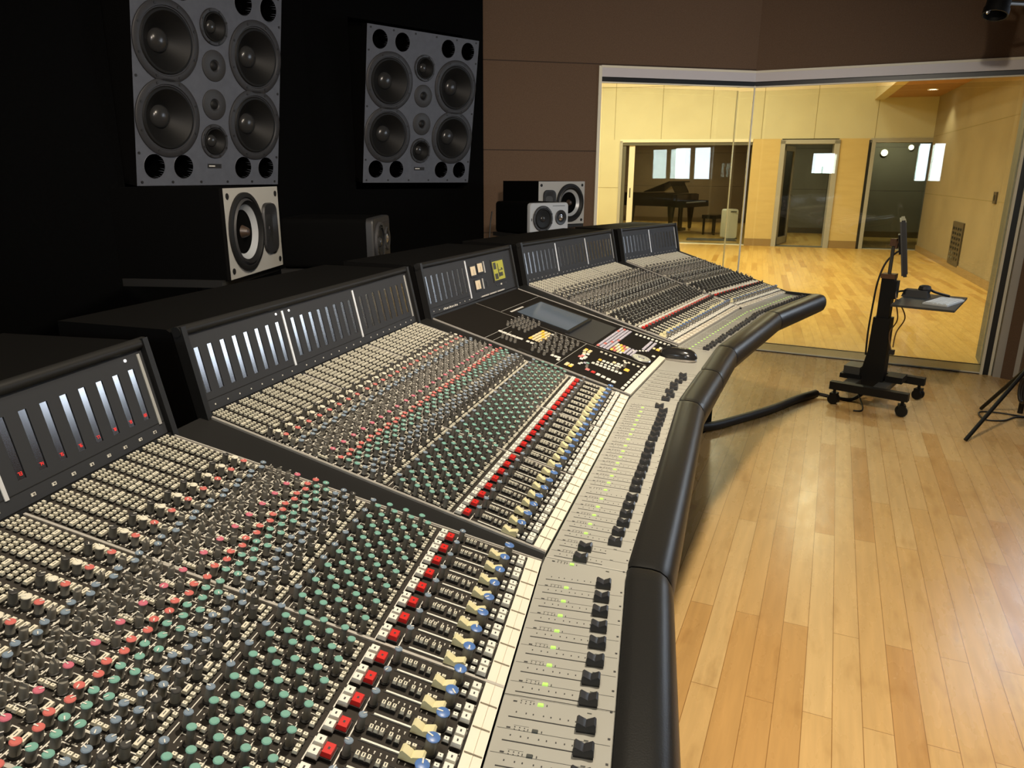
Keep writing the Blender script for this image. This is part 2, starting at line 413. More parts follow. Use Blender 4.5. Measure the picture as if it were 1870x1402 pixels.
def bucket(sk, b):
    S = SS[sk]; u0, u1 = b*8*CW, (b+1)*8*CW; m = MB(); fr = frf(S.M(0, 0))
    m.box(((u0+u1)/2, (LS+.0225)/2, -.02), (u1-u0-.0006, LS-.0225, .04), 'panel', fr)
    near = sk in 'AB'
    q = lambda uc, w, du, dw, mt, h=.0004: m.box((uc, w, h/2), (du, dw, h), mt, fr)
    # bucket joint
    m.box((u0, LS/2, .0005), (.0042, LS, .004), 'alu', fr); m.box((u1-.0012, LS/2, 0), (.002, LS, .002), 'alu', fr)
    for i in range(8):
        uc = ucen(b, i)
        if i: q(uc-.5*CIN-.001, (.0225+LS)/2, .0008, LS-.025, 'groove', .0003)
        if not near and i % 2: pass
        X = lambda du, w, a, c_, mt='ink': q(uc+du*CIN, w/1000, a*CIN, c_/1000, mt)
        X(.1, 166.5, .86, 1.3); X(.1, 136.5, .9, 1.3)
        X(.15, 290.5, .5, 1.0); X(.18, 539, .42, 1.0); X(.0, 477.5, .34, 1.1); X(.08, 480, .9, .6, 'groove')
        X(.10, 36.5, .92, .9); X(.10, 25, .92, .9)
        # fader slot with bright rail and scale
        q(uc-.085*CIN, .0930, .0016, .0680, 'slotline', .0005); q(uc-.035*CIN, .0965, .0024, .0560, 'white', .0011)
        for k in range(8): X(-.27, 119-6.6*k, .045, 1.5); 
        for k in range(8): X(-.33, 119-6.6*k, .05, .8)
        if True:
            for kind, du, w in CH:
                if kind == 'tall_green_knob':
                    X(du+.16, w-9.5, .44, 1.0); X(du+.30, w-3.2, .02, 5)
                    for k in range(3): X(du-.20+.2*k, w+6.5-(k == 1)*-1.5, .05, 1.1)
                elif 'knob' in kind and w > 300:
                    for k in range(6):
                        a = math.pi*(.15+.27*k)-.5
                        X(du+.195*math.cos(a), w+7.4*math.sin(a), .06, 1.3)
                    X(du-.03, w-8.4, .34, 1.2)
                    if random.random() < .6: X(du+.22, w-3.5, .035, 8)
                    if random.random() < .4: X(du-.22, w-2.5, .035, 6)
                    if random.random() < .5: X(du+.05, w-10.6, .22, 1.4)
            X(.16, 462, .55, 1.1); X(-.18, 446, .03, 34); X(.23, 352, .03, 22); X(.22, 330, .03, 14); X(-.02, 431.5, .30, 1.1); X(.20, 423, .03, 18); X(.20, 396, .03, 14); X(.22, 311, .03, 12); X(.62-.2, 322.5, .3, 1.2)
            X(-.02, 281, .42, .8); X(.12, 276, .02, 10)
    # write-on strip
    m.box(((u0+u1)/2, .0112, -.019), (u1-u0-.0012, .0222, .0415), 'strip', fr)
    q((u0+u1)/2, .0112, u1-u0-.004, .0003, 'stripline', .0037)
    for i in range(1, 8): q(u0+i*CW, .0112, .0004, .020, 'stripline', .0037)
    part = m.build('channel_panel', ROOT, ROOT)
    for i in range(8):
        uc = ucen(b, i)
        for kind, du, w in CH:
            ww = w/1000; uu = uc+du*CIN
            if kind == 'cream_fader_cap': ww += random.uniform(-.002, .002) if not (sk in 'DE') else random.uniform(-.002, .004)
            M = S.M(uu, ww, .0002)
            if sk in 'DE':   # coloured knobs are swapped for darker grey ones on the far half
                kind = {'red_capped_knob': 'grey_capped_knob', 'pink_capped_knob': 'grey_capped_knob', 'green_capped_knob': 'grey_capped_knob', 'blue_capped_knob': 'grey_capped_knob', 'tall_green_knob': 'tall_grey_knob', 'short_blue_knob': 'tall_grey_knob'}.get(kind, kind)
            if 'knob' in kind:
                a = random.uniform(-2.2, 2.2) if random.random() < .55 else random.choice((-2.3, 0, 0, 2.3))
                c, s = math.cos(a), math.sin(a); R = np.eye(4); R[:2, :2] = [[c, -s], [s, c]]; M = M @ R
            place(kind, M, part)
    return part

def fader_bucket(sk, b):
    S = SS[sk]; u0, u1 = b*8*CW, (b+1)*8*CW; m = MB(); fr = frf(S.MH(0, 0, 0)); zf = -.008
    def sl(V):
        V = np.array(V, float); V[:, 2] += (V[:, 1])*.035; return fr(V)
    q = lambda uc, v, du, dv, mt, h=.0004: m.box((uc, v, zf+h/2), (du, dv, h), mt, sl)
    m.box(((u0+u1)/2, -.0663, zf-.01), (u1-u0-.0006, .1315, .02), 'faderpanel', sl)
    lit = not (sk == 'A' and b < 0)
    part_els = []
    q(u0+.0016, -.0663, .0007, .131, 'ink' if sk != 'A' else 'groove', .0003)
    for i in range(8):
        uc = ucen(b, i)
        if i: q(uc-.62*CIN, -.066, .0006, .126, 'led_off', .0002)
        q(uc-.1*CIN, -.0515, .0015, .079, 'slotline', .0003)
        for v in (-.0198, -.0313, -.0396, -.0515, -.0601, -.0705, -.0800, -.0885): q(uc+.14*CIN, v, .0022, .0014, 'inkdark', .0003)
        q(uc-.56*CIN, -.0154, .0022, .0046, 'inkdark', .0003)
        for r in range(2):
            for k in range(3): q(uc-(.50+.10*r)*CIN, -.0225-.0055*k, .0014, .0013, 'inkdark', .0003)
        q(uc-.43*CIN, -.0295, .0003, .017, 'led_off', .0002); q(uc-.55*CIN, -.0375, .0030, .0010, 'inkdark', .0003)
        q(uc-.55*CIN, -.0530, .0030, .0012, 'inkdark', .0003); q(uc-.57*CIN, -.1026, .0016, .0052, 'led_off', .0003)
        q(uc-.35*CIN, -.1272, .003, .003, 'inkdark', .0003)
    part = m.build('fader_panel', ROOT, ROOT)
    for i in range(8):
        uc = ucen(b, i); e = MB(); p = S.H(uc-.57*CIN, -.0455, zf-.0455*.035)
        TT = boxvf((.0052, .0072, .0016), .0006)
        e.add(frf(vm(p+np.array([0, 0, .0009]), S.u, S.v, (0, 0, 1)))(TT[0]), TT[1], 'led_green' if lit else 'led_off')
        o = e.build('channel_light', part, ROOT)
        v = -.1010+random.uniform(-.0015, .0015)
        if sk == 'B' and b == 0 and i < 2: v = -.056
        if sk == 'B' and i == 7 and b == 2: v = -.088
        if sk in 'DE': v = -.101+random.uniform(-.003, .003)
        place('black_fader_cap', S.MH(uc-.11*CIN, v, zf+v*.035+.0006), part)
    return part

for sk, bs in (('A', (-3, -2, -1, 0)), ('B', (0, 1, 2)), ('D', (0, 1, 2)), ('E', (0, 1))):
    for b in bs:
        if sk == 'A' and b == -3: continue
        bucket(sk, b); fader_bucket(sk, b)

def simple_panel(name, pts, m): 
    b = MB(); b.poly(pts, m); return b.build(name, ROOT, ROOT)
# fillers between the straight sections
for a, b in (('A', 'B'), ('B', 'C'), ('C', 'D'), ('D', 'E')):
    A, B = SS[a], SS[b]; ua = RANGE[a][1]; ub = RANGE[b][0]
    w = MB(); h = -.0015
    P = [A.P(ua, 0, h), B.P(ub, 0, h), B.P(ub, LS, h), A.P(ua, LS, h)]
    lo = [p-np.array([0, 0, .03]) for p in P]
    w.add(np.array(P+lo), [[0, 1, 2, 3], [7, 6, 5, 4], [0, 4, 5, 1], [1, 5, 6, 2], [2, 6, 7, 3], [3, 7, 4, 0]], 'hulledge')
    for S, uu, sg in ((A, ua, 1), (B, ub, -1)):
        w.box((uu+sg*.002, LS/2, .0005), (.003, LS, .004), 'alu', frf(S.M(0, 0)))
    w.build('corner_filler', ROOT, ROOT)
    g = MB(); z = -.0086
    Q = [A.H(ua, 0, z), A.H(ua, -.132, z-.0046), B.H(ub, -.132, z-.0046), B.H(ub, 0, z)]
    lo = [p-np.array([0, 0, .018]) for p in Q]
    g.add(np.array(Q+lo), [[0, 1, 2, 3], [7, 6, 5, 4], [0, 4, 5, 1], [1, 5, 6, 2], [2, 6, 7, 3], [3, 7, 4, 0]], 'faderpanel')
    g.build('fader_panel', ROOT, ROOT)

# ---- meter bridges
FV0, FZ0, FV1, FZ1 = .635, .168, .667, .316
def bridge(sk, u0, u1):
    S = SS[sk]; fl = math.hypot(FV1-FV0, FZ1-FZ0); fd = (S.v*(FV1-FV0)+np.array([0, 0, FZ1-FZ0]))/fl; fn = np.cross(S.u, fd)
    FM = vm(S.H(0, FV0, FZ0), S.u, fd, fn); ff = frf(FM)
    m = MB(); prof = [(FV0+.012, .10), (FV0+.012, FZ0), (FV1+.012, FZ1), (FV1+.02, .322), (.93, .322), (.93, -.12), (.70, -.12)]
    V = []
    for uu in (u0-.012, u1+.012):
        for v, z in prof: V.append(S.H(uu, v, z))
    n = len(prof); F = [list(range(n))[::-1], list(range(n, 2*n))]+[[i, (i+1) % n, n+(i+1) % n, n+i] for i in range(n)]
    m.add(V, F, 'hull')
    part = m.build('meter_bridge', ROOT, ROOT)
    t = MB()
    for uu in (u0-.006, u1+.006):
        t.box((uu, fl/2, .003), (.012, fl+.02, .022), 'hulledge', ff)
    t.tube([S.H(u0-.014, FV1-.002, .319), S.H(u1+.014, FV1-.002, .319)], .0095, 'hulledge', 10)
    t.box(((u0+u1)/2, -.006, .004), (u1-u0, .014, .012), 'hulledge', ff)
    t.build('bridge_trim', part, ROOT, smooth=40)
    return S, FM, ff, fl, part

SEG = {'0': 'abcdef', '1': 'bc', '2': 'abged', '3': 'abgcd', '4': 'fgbc', '5': 'afgcd', '6': 'afgedc', '7': 'abc', '8': 'abcdefg', '9': 'abcdfg'}
def digits(m, txt, x, y, h, mt, ff, z=.0004):
    w = h*.52; t = h*.16; adv = h*.78; x0 = x-adv*(len(txt)-1)/2
    R = {'a': (0, h/2, w, t), 'g': (0, 0, w, t), 'd': (0, -h/2, w, t), 'f': (-w/2, h/4, t, h/2), 'b': (w/2, h/4, t, h/2), 'e': (-w/2, -h/4, t, h/2), 'c': (w/2, -h/4, t, h/2)}
    for i, ch in enumerate(txt):
        for s_ in SEG[ch]:
            a, b, c, d = R[s_]; m.box((x0+i*adv+a, y+b, z), (c, d, .0004), mt, ff)

def meter_face(sk, ff, fl, part, buckets, first=None):
    S = SS[sk]; W0, W1 = .0360, .1195; hw = .0066
    for b in buckets:
        ua, ub = b*8*CW, (b+1)*8*CW; m = MB(); cs = [ua+(.52+.931*i)*CW for i in range(8)]
        um, uw = (ua+ub)/2, ub-ua
        m.box((um, (.002+W0)/2, .0025), (uw, W0-.002, .005), 'metergrey', ff); m.box((um, (W1+fl-.004)/2, .0025), (uw, fl-.004-W1, .005), 'metergrey', ff)
        ed = [ua]+[x for c_ in cs for x in (c_-hw, c_+hw)]+[ub]
        for k in range(0, len(ed), 2): m.box(((ed[k]+ed[k+1])/2, (W0+W1)/2, .0025), (ed[k+1]-ed[k], W1-W0, .005), 'metergrey', ff)
        m.box((um, .0225, .0052), (uw, .0008, .0008), 'groove', ff)
        if True: m.box((ub-.012, (.018+fl-.010)/2, .0056), (.0062, fl-.032, .002), 'alubright' if b != buckets[-1] else 'framegrey', ff)
        fp = m.build('meter_panel', part, ROOT)
        for i in range(8):
            g = MB(); g.box((cs[i], (W0+W1)/2, .0026), (2*hw-.0003, W1-W0, .0024), 'meterglass', ff)
            g.build('level_meter', fp if False else part, ROOT)
            d = MB()
            if first is not None and sk == 'A':
                txt = str(first+(b-buckets[0])*8+i)
                digits(d, txt, cs[i], W0+.0075, .0044, 'led_red', ff, .0040)
                d.build('channel_number', part, ROOT)
                e = MB(); e.box((cs[i]+.006, .0120, .0055), (.0070, .0042, .0012), 'ink', ff); digits(e, txt, cs[i]+.006, .0120, .0026, 'inkdark', ff, .0063)
                e.build('number_plate', part, ROOT)
            else:
                d.box((cs[i]+.006, .0115, .0055), (.0026, .0026, .0010), 'ink', ff); d.build('number_plate', part, ROOT)

S, FM, ff, fl, pt = bridge('A', -24*CW, 8*CW); meter_face('A', ff, fl, pt, (-3, -2, -1, 0), 49)
k = MB(); k.lathe([(.0024, .0045), (.0024, .0065), (0, .0068)], 10, 'led_white', FM @ vm((6.87*CW, .1355, 0), (1, 0, 0), (0, 1, 0), (0, 0, 1))); k.build('indicator_lamp', pt, ROOT)
S, FM, ff, fl, pt = bridge('B', 0, 24*CW); meter_face('B', ff, fl, pt, (0, 1, 2))
for uu in (7.1, 8.35):
    k = MB(); k.lathe([(.0024, .0045), (.0024, .0065), (0, .0068)], 10, 'led_white', FM @ vm((uu*CW, .136, 0), (1, 0, 0), (0, 1, 0), (0, 0, 1))); k.build('indicator_lamp', pt, ROOT)
S, FM, ff, fl, pt = bridge('D', 0, 24*CW); meter_face('D', ff, fl, pt, (0, 1, 2))
S, FM, ff, fl, pt = bridge('E', 0, 16*CW); meter_face('E', ff, fl, pt, (0, 1))
S, FM, ff, fl, pt = bridge('C', 0, WC); meter_face('C', ff, fl, pt, (0,))
m = MB(); m.box(((.3+WC)/2, fl/2, .0025), (WC-.3, fl-.006, .005), 'metergrey', ff); m.box((.287, (.012+fl-.01)/2, .006), (.0066, fl-.024, .002), 'alubright', ff)
for i in range(9): m.box((.09+.011*i, .0085, .0052), (.007 if i % 3 else .004, .0048, .0006), 'ink', ff)
for i in range(22): m.box((.36+.0095*i, .0075+.00002*i, .0052), (.0066 if i % 7 else .001, .0045, .0006), 'ink', ff)
m.build('meter_panel', pt, ROOT)
for (x, y) in ((.334, .1000), (.390, .1050), (.352, .0500)):
    m = MB(); m.box((x, y, .0062), (.048, .040, .003), 'bezel', ff); o = m.build('needle_meter', pt, ROOT)
    m = MB(); m.box((x-.002, y+.001, .0080), (.036, .030, .001), 'vuface', ff); m.box((x, y-.004, .0087), (.0008, .018, .0004), 'inkdark', ff); m.build('meter_dial', o, ROOT)
for (x, y, h) in ((.424, .105, .040), (.392, .050, .036)):
    m = MB(); m.box((x, y, .0062), (.005, h, .003), 'alu', ff); m.build('bright_strip', pt, ROOT)
m = MB(); m.box((.425, .046, .0056), (.016, .020, .002), 'bezel', ff); m.build('small_switch', pt, ROOT)
m = MB(); m.box((.537, .082, .006), (.112, .082, .003), 'bezel', ff); o = m.build('display', pt, ROOT)
m = MB(); m.box((.535, .081, .0078), (.090, .068, .001), 'lcd', ff)
for (x, y, a, b) in ((-.03, .018, .022, .024), (-.026, -.020, .026, .020), (.012, -.016, .034, .014), (.026, .004, .010, .006), (-.004, .0, .006, .05), (.015, .0, .04, .003)): m.box((.535+x, .081+y, .0085), (a, b, .0006), 'lcddark', ff)
m.build('display_screen', o, ROOT)
for i in range(7): m = MB(); m.box((.500+.013*i, .030, .0062), (.007, .006, .003), 'midplate' if i != 3 else 'ink', ff); m.build('display_key', pt, ROOT)

# ---- centre section
S = SS['C']; fr = frf(S.M(0, 0))
m = MB(); m.box((WC/2, (LS+.021)/2, -.02), (WC, LS-.021, .04), 'panelblack', fr)
ln = lambda x0, w0, x1, w1, t=.0015, mt='alu': m.add(np.array([S.P(x0-t, w0, .0006), S.P(x0+t, w0, .0006), S.P(x1+t, w1, .0006), S.P(x1-t, w1, .0006)]), [[0, 1, 2, 3]], mt)
ln(.300, LS, .308, .030, .0012)
hl = lambda x0, x1, w, mt='framegrey', t=.0008: m.box(((x0+x1)/2, w, .0003), (x1-x0, t*2, .0006), mt, fr)
hl(.002, .300, .466); hl(.004, .304, .235); hl(.310, .655, .552); hl(.310, .655, .206); hl(.01, .15, .440, 'ink', .0003)
m.box((.468, .27, .0003), (.290, .10, .0006), 'midplate', fr)
for i in range(8): m.box((.352+.014*i, .531, .0005), (.010, .007, .001), 'ink', fr)
m.build('centre_panel', ROOT, ROOT); CP = bpy.data.objects['centre_panel']
m = MB(); m.box((.455, .410, .004), (.245, .205, .012), 'bezel', fr); o = m.build('touch_screen', CP, ROOT)
m = MB(); m.box((.450, .412, .0106), (.222, .188, .001), 'screenglass', fr); m.build('screen_pane', o, ROOT)
def cbtn(x, w, a, b, mt, h=.0045, name='centre_button'):
    t = MB(); T = T_btn(a, b, h, mt, None); t.tmpl(T, S.M(x, w, .0002)); return t.build(name, CP, ROOT)
def cknob(x, w, kind): place(kind, S.M(x, w, .0002), CP)
TPL['small_dark_knob'] = T_knob(.0050, .016, 'knobgrey', 'knobdark', .0048)
for i in range(5): cbtn(.106, .460-.0150*i, .011, .013, 'white')
for w in (.389, .366, .352): cbtn(.108, w, .011, .010, 'white')
for r in range(4):
    for c_ in range(5): cknob(.186+.029*c_, .472-.0205*r-.0005*c_, 'small_dark_knob')
for r in range(4):
    for c_ in range(5): cbtn(.150+.026*c_, .374-.0112*r, .019, .0082, ('amber' if (r+c_) % 4 == 0 else 'ambersoft') if r+c_ < 7 else 'white')
for i in range(4): cknob(.056, .431-.0142*i, 'small_dark_knob')
m = MB(); m.box((.021, .339, .0004), (.020, .046, .0008), 'bezel', fr); m.build('card_slot', CP, ROOT)
for r in range(5):
    for c_ in range(7): 
        if (r, c_) in ((4, 0), (3, 0), (4, 1)): continue
        cknob(.046+.033*c_+.004*(r % 2), .326-.0195*r+.004*(c_ % 2), 'small_dark_knob')
for i, (x, w) in enumerate(((.068, .268), (.069, .257), (.070, .247), (.050, .242))): cbtn(x, w, .012, .009, 'white')
for (x, w, mt) in ((.036, .211, 'ambersoft'), (.050, .211, 'ambersoft'), (.036, .198, 'amber'), (.050, .198, 'ambersoft'), (.222, .214, 'ambersoft'), (.238, .214, 'amber'), (.222, .200, 'ambersoft'), (.238, .200, 'ambersoft'),
                  (.198, .208, 'ambersoft'), (.198, .196, 'white'), (.180, .204, 'white'), (.165, .203, 'pinkbtn'), (.150, .206, 'pinkbtn'), (.165, .192, 'white'), (.150, .192, 'white'), (.135, .196, 'white')): cbtn(x, w, .012, .010, mt)
for i, x in enumerate((.270, .262, .278)):
    for j in range(9): cbtn(.268-.001*j, .172-.0158*j, .0085, .008, 'cream') if i == 0 and j not in (4,) else None
for j in range(8): cbtn(.136, .158-.0125*j, .012, .0092, 'white')
for j in range(6): cbtn(.188, .152-.0128*j, .012, .0092, 'white' if j else 'amber')
for j in range(5): cbtn(.160, .150-.0125*j, .009, .008, 'white')
for j, mt in enumerate(('ambersoft', 'white', 'white')): cbtn(.213, .112-.0135*j, .012, .010, mt)
cbtn(.186, .064, .020, .015, 'amber'); cbtn(.110, .176, .008, .008, 'lavender'); cbtn(.098, .183, .008, .008, 'white'); cbtn(.085, .186, .008, .008, 'white')
cknob(.208, .078, 'cream_topped_knob'); cknob(.076, .160, 'green_capped_knob'); cknob(.150, .086, 'cream_topped_knob')
for i in range(6): cbtn(.062-.004*i, .150-.0172*i if i else .152, .014, .012, ('pinkbtn', 'red', 'white', 'white', 'white', 'white')[i])
for i in range(9): cbtn(.020+.032*i, .0298, .017, .0085, 'white')
for r in range(4):
    for c_ in range(14): cbtn(.327+.0222*c_, .202-.0112*r, .0165, .0085, 'lavender' if (r*5+c_*3) % 11 else 'pinkbtn')
for r in range(4):
    for c_ in range(4): cbtn(.336+.026*c_, .157-.0105*r, .018, .0080, ('amber', 'pinkbtn', 'ambersoft', 'white')[(r+c_) % 4])
for r in range(3):
    for c_ in range(4): cbtn(.350+.020*c_, .116-.0115*r, .016, .0082, 'lavender')
for i in range(9): cbtn(.612+.0012*i, .143-.0148*i, .016, .0085, 'white')
for r in range(2):
    for i in range(6): cbtn(.468+.022*i, .080-.0150*r, .018, .0095, 'lavender')
cbtn(.515, .040, .020, .012, 'amber'); cbtn(.545, .038, .020, .010, 'white'); cbtn(.515, .054, .014, .008, 'ambersoft'); cbtn(.424, .034, .012, .011, 'white')
for i in range(5): cbtn(.405+.012*i, .100-.008*i, .008, .0065, 'white')
m = MB(); m.lathe([(.033, 0), (.033, .004), (.030, .0065), (.012, .0062), (.009, .004), (0, .004)], 28, ['bezel', 'wheel', 'wheel', 'wheel', 'wheel'], S.M(.350, .0595)); m.build('jog_wheel', CP, ROOT, smooth=30)
m = MB()
for x0, x1 in ((.001, .308), (.311, .46)): m.box(((x0+x1)/2, .0105, -.019), (x1-x0, .0205, .0415), 'strip', fr)
m.build('write_on_strip', ROOT, ROOT)
# centre fader bay and mouse plate
m = MB(); frh = frf(S.MH(0, 0, 0))
def slc(V):
    V = np.array(V, float); V[:, 2] += V[:, 1]*.035; return frh(V)
m.box((WC/2, -.0663, -.018), (WC, .1315, .02), 'faderpanel', slc)
for x0, x1 in ((.46, WC),): m.box(((x0+x1)/2, .006, -.012), (x1-x0, .012, .012), 'faderpanel', slc)
for i in range(8):
    x = .022+.0385*i; m.box((x, -.054, -.0078), (.0015, .075, .0006), 'slotline', slc); m.box((x+.018, -.066, -.0078), (.0006, .124, .0004), 'led_off', slc)
    for k in range(7): m.box((x+.008, -.02-.011*k, -.0078), (.002, .0014, .0006), 'inkdark', slc)
m.box((.33, -.0663, -.0078), (.0008, .131, .0005), 'led_off', slc)
o = m.build('fader_panel', ROOT, ROOT)
for i, v in enumerate((-.094, -.099, -.088, -.093, -.086, -.092, -.098, -.090)): place('black_fader_cap', S.MH(.022+.0385*i, v, -.0074+v*.035), o)

# ---- armrest pads, mitred from section to section
PROF = [(-.1330, -.012), (-.1330, .002), (-.1380, .006), (-.150, .0068), (-.170, .0062), (-.184, .003), (-.195, -.005), (-.2025, -.017), (-.206, -.033), (-.206, -.052), (-.200, -.070), (-.188, -.080), (-.150, -.084), (-.150, -.03)]
order = 'ABCDE'
def mitre(a, b, v, z):
    A, B = SS[a], SS[b]; pa = A.H(0, v, z); pb = B.H(0, v, z)
    M2 = np.array([[A.u[0], -B.u[0]], [A.u[1], -B.u[1]]]); t = np.linalg.solve(M2, (pb-pa)[:2]); return pa+A.u*t[0]
def ends(k, which, v, z):
    i = order.index(k)
    if which == 0: return mitre(order[i-1], k, v, z) if i else SS[k].H(RANGE[k][0], v, z)
    return mitre(k, order[i+1], v, z) if i < 4 else SS[k].H(RANGE[k][1]+.012, v, z)
n = len(PROF); ring_pad = lambda k, f: [ends(k, 0, v, z)*(1-f)+ends(k, 1, v, z)*f for v, z in PROF]
PADS = [('A', 0, 1), ('B', 0, 1), ('C', 0, .5), ('C', .5, 1), ('D', 0, 1), ('E', 0, 1)]
for k, f0, f1 in PADS:
    m = MB(); NR = 14; ln_ = np.linalg.norm(ring_pad(k, f1)[0]-ring_pad(k, f0)[0]); gp = .0022/ln_
    fs = [f0+gp]+[f0+gp+.008/ln_]+list(np.linspace(f0+.03, f1-.03, NR))+[f1-gp-.008/ln_]+[f1-gp]
    V = []
    for j, f in enumerate(fs):
        R = np.array(ring_pad(k, f)); ctr = np.array([0, 0, 0]); 
        if j in (0, len(fs)-1): c0 = R.mean(0); R = c0+(R-c0)*.955
        V += list(R)
    if k == 'E':
        base = np.array(ring_pad(k, f1)); c0 = base.mean(0)
        for q_, sc in ((.016, .90), (.030, .70), (.038, .40)): V += list(c0+(base-c0)*sc+SS['E'].u*q_)
    nr = len(V)//n; F = []
    for j in range(nr-1):
        for i in range(n): F.append([j*n+i, j*n+(i+1) % n, (j+1)*n+(i+1) % n, (j+1)*n+i][::-1])
    F += [list(range(n)), list(range((nr-1)*n, nr*n))[::-1]]
    m.add(V, F, 'leather'); m.build('armrest_pad', ROOT, ROOT, smooth=50)
# tan edging under the pads and the plinth below
m = MB()
for a in order:
    pts = [ends(a, 0, -.170, -.087), ends(a, 1, -.170, -.087)]; m.tube(pts, .004, 'tantrim', 6)
m.build('edge_trim', ROOT, ROOT)
for k in order:
    S = SS[k]; u0, u1 = RANGE[k]; m = MB()
    m.box(((u0+u1)/2, .62, (-.10-ZS)/2), (u1-u0-.02, .56, ZS-.10), 'hull', frf(S.MH(0, 0, 0)))
    m.box(((u0+u1)/2, .13, -.07), (u1-u0, .54, .06), 'hull', frf(S.MH(0, 0, 0)))
    m.build('desk_plinth', ROOT, ROOT)
S = SS['E']; m = MB()
V = []
for uu in (16*CW, 16*CW+.012):
    for v, z in ((-.135, .004), (0, .006), (.63, .175), (.645, .18), (.645, -.05), (-.135, -.06)): V.append(S.H(uu, v, z))
m.add(V, [list(range(6))[::-1], list(range(6, 12))]+[[i, (i+1) % 6, 6+(i+1) % 6, 6+i] for i in range(6)], 'hulledge'); m.build('end_cheek', ROOT, ROOT)

# ---- individual controls: the nearest ones in view are objects, the rest one object of each kind
for kind, L in PLACED.items():
    T = TPL[kind]; P = np.array([M[:3, 3] for M, p in L]); x, y, fw = project(P)
    d = np.linalg.norm(P-np.array([0, 0, HC]), axis=1)
    inview = (x > -20) & (x < 1890) & (y > -20) & (y < 1425) & (fw > .1)
    keep = (x > -260) & (x < 2100) & (y < 1700) & (fw > .1)
    rank = np.argsort(np.where(inview, d, d+100)); lim = 96
    me = None; rest = MB()
    for r, i in enumerate(rank):
        if not keep[i]: continue
        M, part = L[i]
        if r < lim and inview[i]:
            if me is None:
                b = MB(); b.add(*T); o = b.build(kind, part, None, smooth=35); me = o.data
            else:
                o = bpy.data.objects.new(kind, me); COL.objects.link(o); o.parent = part
            M2 = np.array(M); M2[:3, 3] -= RL; o.matrix_local = Matrix(M2.tolist())
        else: rest.tmpl(T, M)
    if rest.n:
        o = rest.build(kind, ROOT, ROOT, smooth=35); o['kind'] = 'stuff'

# mouse on the plate in the middle of the desk
S = SS['C']; MC = S.MH(.497, -.036, -.0085); o = thing('computer_mouse', 'black shiny computer mouse lying on the grey plate at the desk centre', 'computer mouse', tuple(MC[:3, 3]))
ang = D(90); R = vm((0, 0, 0), (math.cos(ang), math.sin(ang), 0), (-math.sin(ang), math.cos(ang), 0), (0, 0, 1)); MM = MC @ R
def mouse_mesh(sc0, sc1, z0, z1, mt):
    m = MB(); V = []; F = []; na, nb = 20, 6
    for j in range(nb+1):
        t = j/nb; ph = t*math.pi/2; rr = math.cos(ph)**.55; zz = z0+(z1-z0)*math.sin(ph)
        for i in range(na):
            a = 2*math.pi*i/na; cx_ = abs(math.cos(a))**.8*math.copysign(1, math.cos(a)); V.append((cx_*sc0*rr+.004*t, math.sin(a)*sc1*rr*(1+.10*math.cos(2*a)), zz))
    for j in range(nb):
        for i in range(na): F.append([j*na+i, j*na+(i+1) % na, (j+1)*na+(i+1) % na, (j+1)*na+i])
    F += [list(range(na))[::-1], [nb*na+i for i in range(na)]]
    m.add(frf(MM)(np.array(V)), F, mt); return m
mouse_mesh(.062, .034, .0, .016, 'mouseside').build('base', o, o, smooth=60)
mouse_mesh(.063, .0335, .009, .040, 'mousepl').build('shell', o, o, smooth=60)
m = MB(); m.tube([frf(MM)(np.array([[.035, y, .0365]]))[0] for y in (-.004, .004)], .009, 'bezel', 12); m.build('scroll_wheel', o, o)

# ------------------------------------------------------------------ loudspeakers
def driver(parent, root, M, R, name, rim='conerim', cone='coneblack', cap='dustcap', capr=.30, depth=.35, seg=40, surround=True):
    m = MB()
    prof = [(R*1.0, 0), (R*1.0, .006), (R*.97, .009), (R*.84, .009), (R*.82, .004), (R*.80, .004)]
    mt = [rim]*5
    prof += [(R*.77, .010), (R*.72, .011), (R*.68, .006)]; mt += ['coneblack']*3
    prof += [(R*capr, -R*depth+.004)]; mt += [cone]
    for i in range(1, 6):
        a = i/5*math.pi/2; prof.append((R*capr*math.cos(a), -R*depth+.004+R*capr*.55*math.sin(a))); mt.append(cap)
    prof[-1] = (0, prof[-1][1])
    m.lathe(prof, seg, mt, M)
    for k in range(8):
        a = 2*math.pi*(k+.5)/8; p = (M @ np.array([R*.91*math.cos(a), R*.91*math.sin(a), .0095, 1]))[:3]
        m.lathe([(.0055, 0), (.0055, .002), (0, .002)], 8, 'bezel', vm(p, M[:3, 0], M[:3, 1], M[:3, 2]))
    return m.build(name, parent, root, smooth=35)

def main_monitor(label, x, y, z, yaw, tilt):
    W, H, DD = .85, .9088, .05
    t = thing('main_monitor', label, 'loudspeaker', (x, y, z), 'large wall monitors'); yaw, tilt = D(yaw), D(tilt)
    u = np.array([math.cos(yaw), math.sin(yaw), 0]); nh = np.array([u[1], -u[0], 0]); up = np.array([0, 0, 1])*math.cos(tilt)+nh*math.sin(tilt); nn = np.cross(u, up)
    M0 = vm((x, y, z), u, up, nn)
    at = lambda a, b, c=0: M0 @ vm((a, b, c), (1, 0, 0), (0, 1, 0), (0, 0, 1))
    holes = []
    ws = [(-.2557, .2942, .170), (.2557, .2942, .170), (-.2557, .6074, .170), (.2557, .6074, .170)]
    mids = [(0, .213, .072), (0, .700, .085)]; mids = [(0, .212, .082), (0, .695, .082)]
    # baffle with real holes: grid of cells outside the openings is avoided by a plate with ports set on it
    m = MB(); fr = frf(M0)
    m.box((0, H/2, -DD/2-.001), (W, H, DD), 'baffle', fr); o = m.build('front_baffle', t, t)
    for a, b, r in ws:
        MM_ = at(a, b, .0005)
        driver(t, t, at(a, b, .055), .168, 'woofer') if False else None
    return t, M0, at, ws, mids

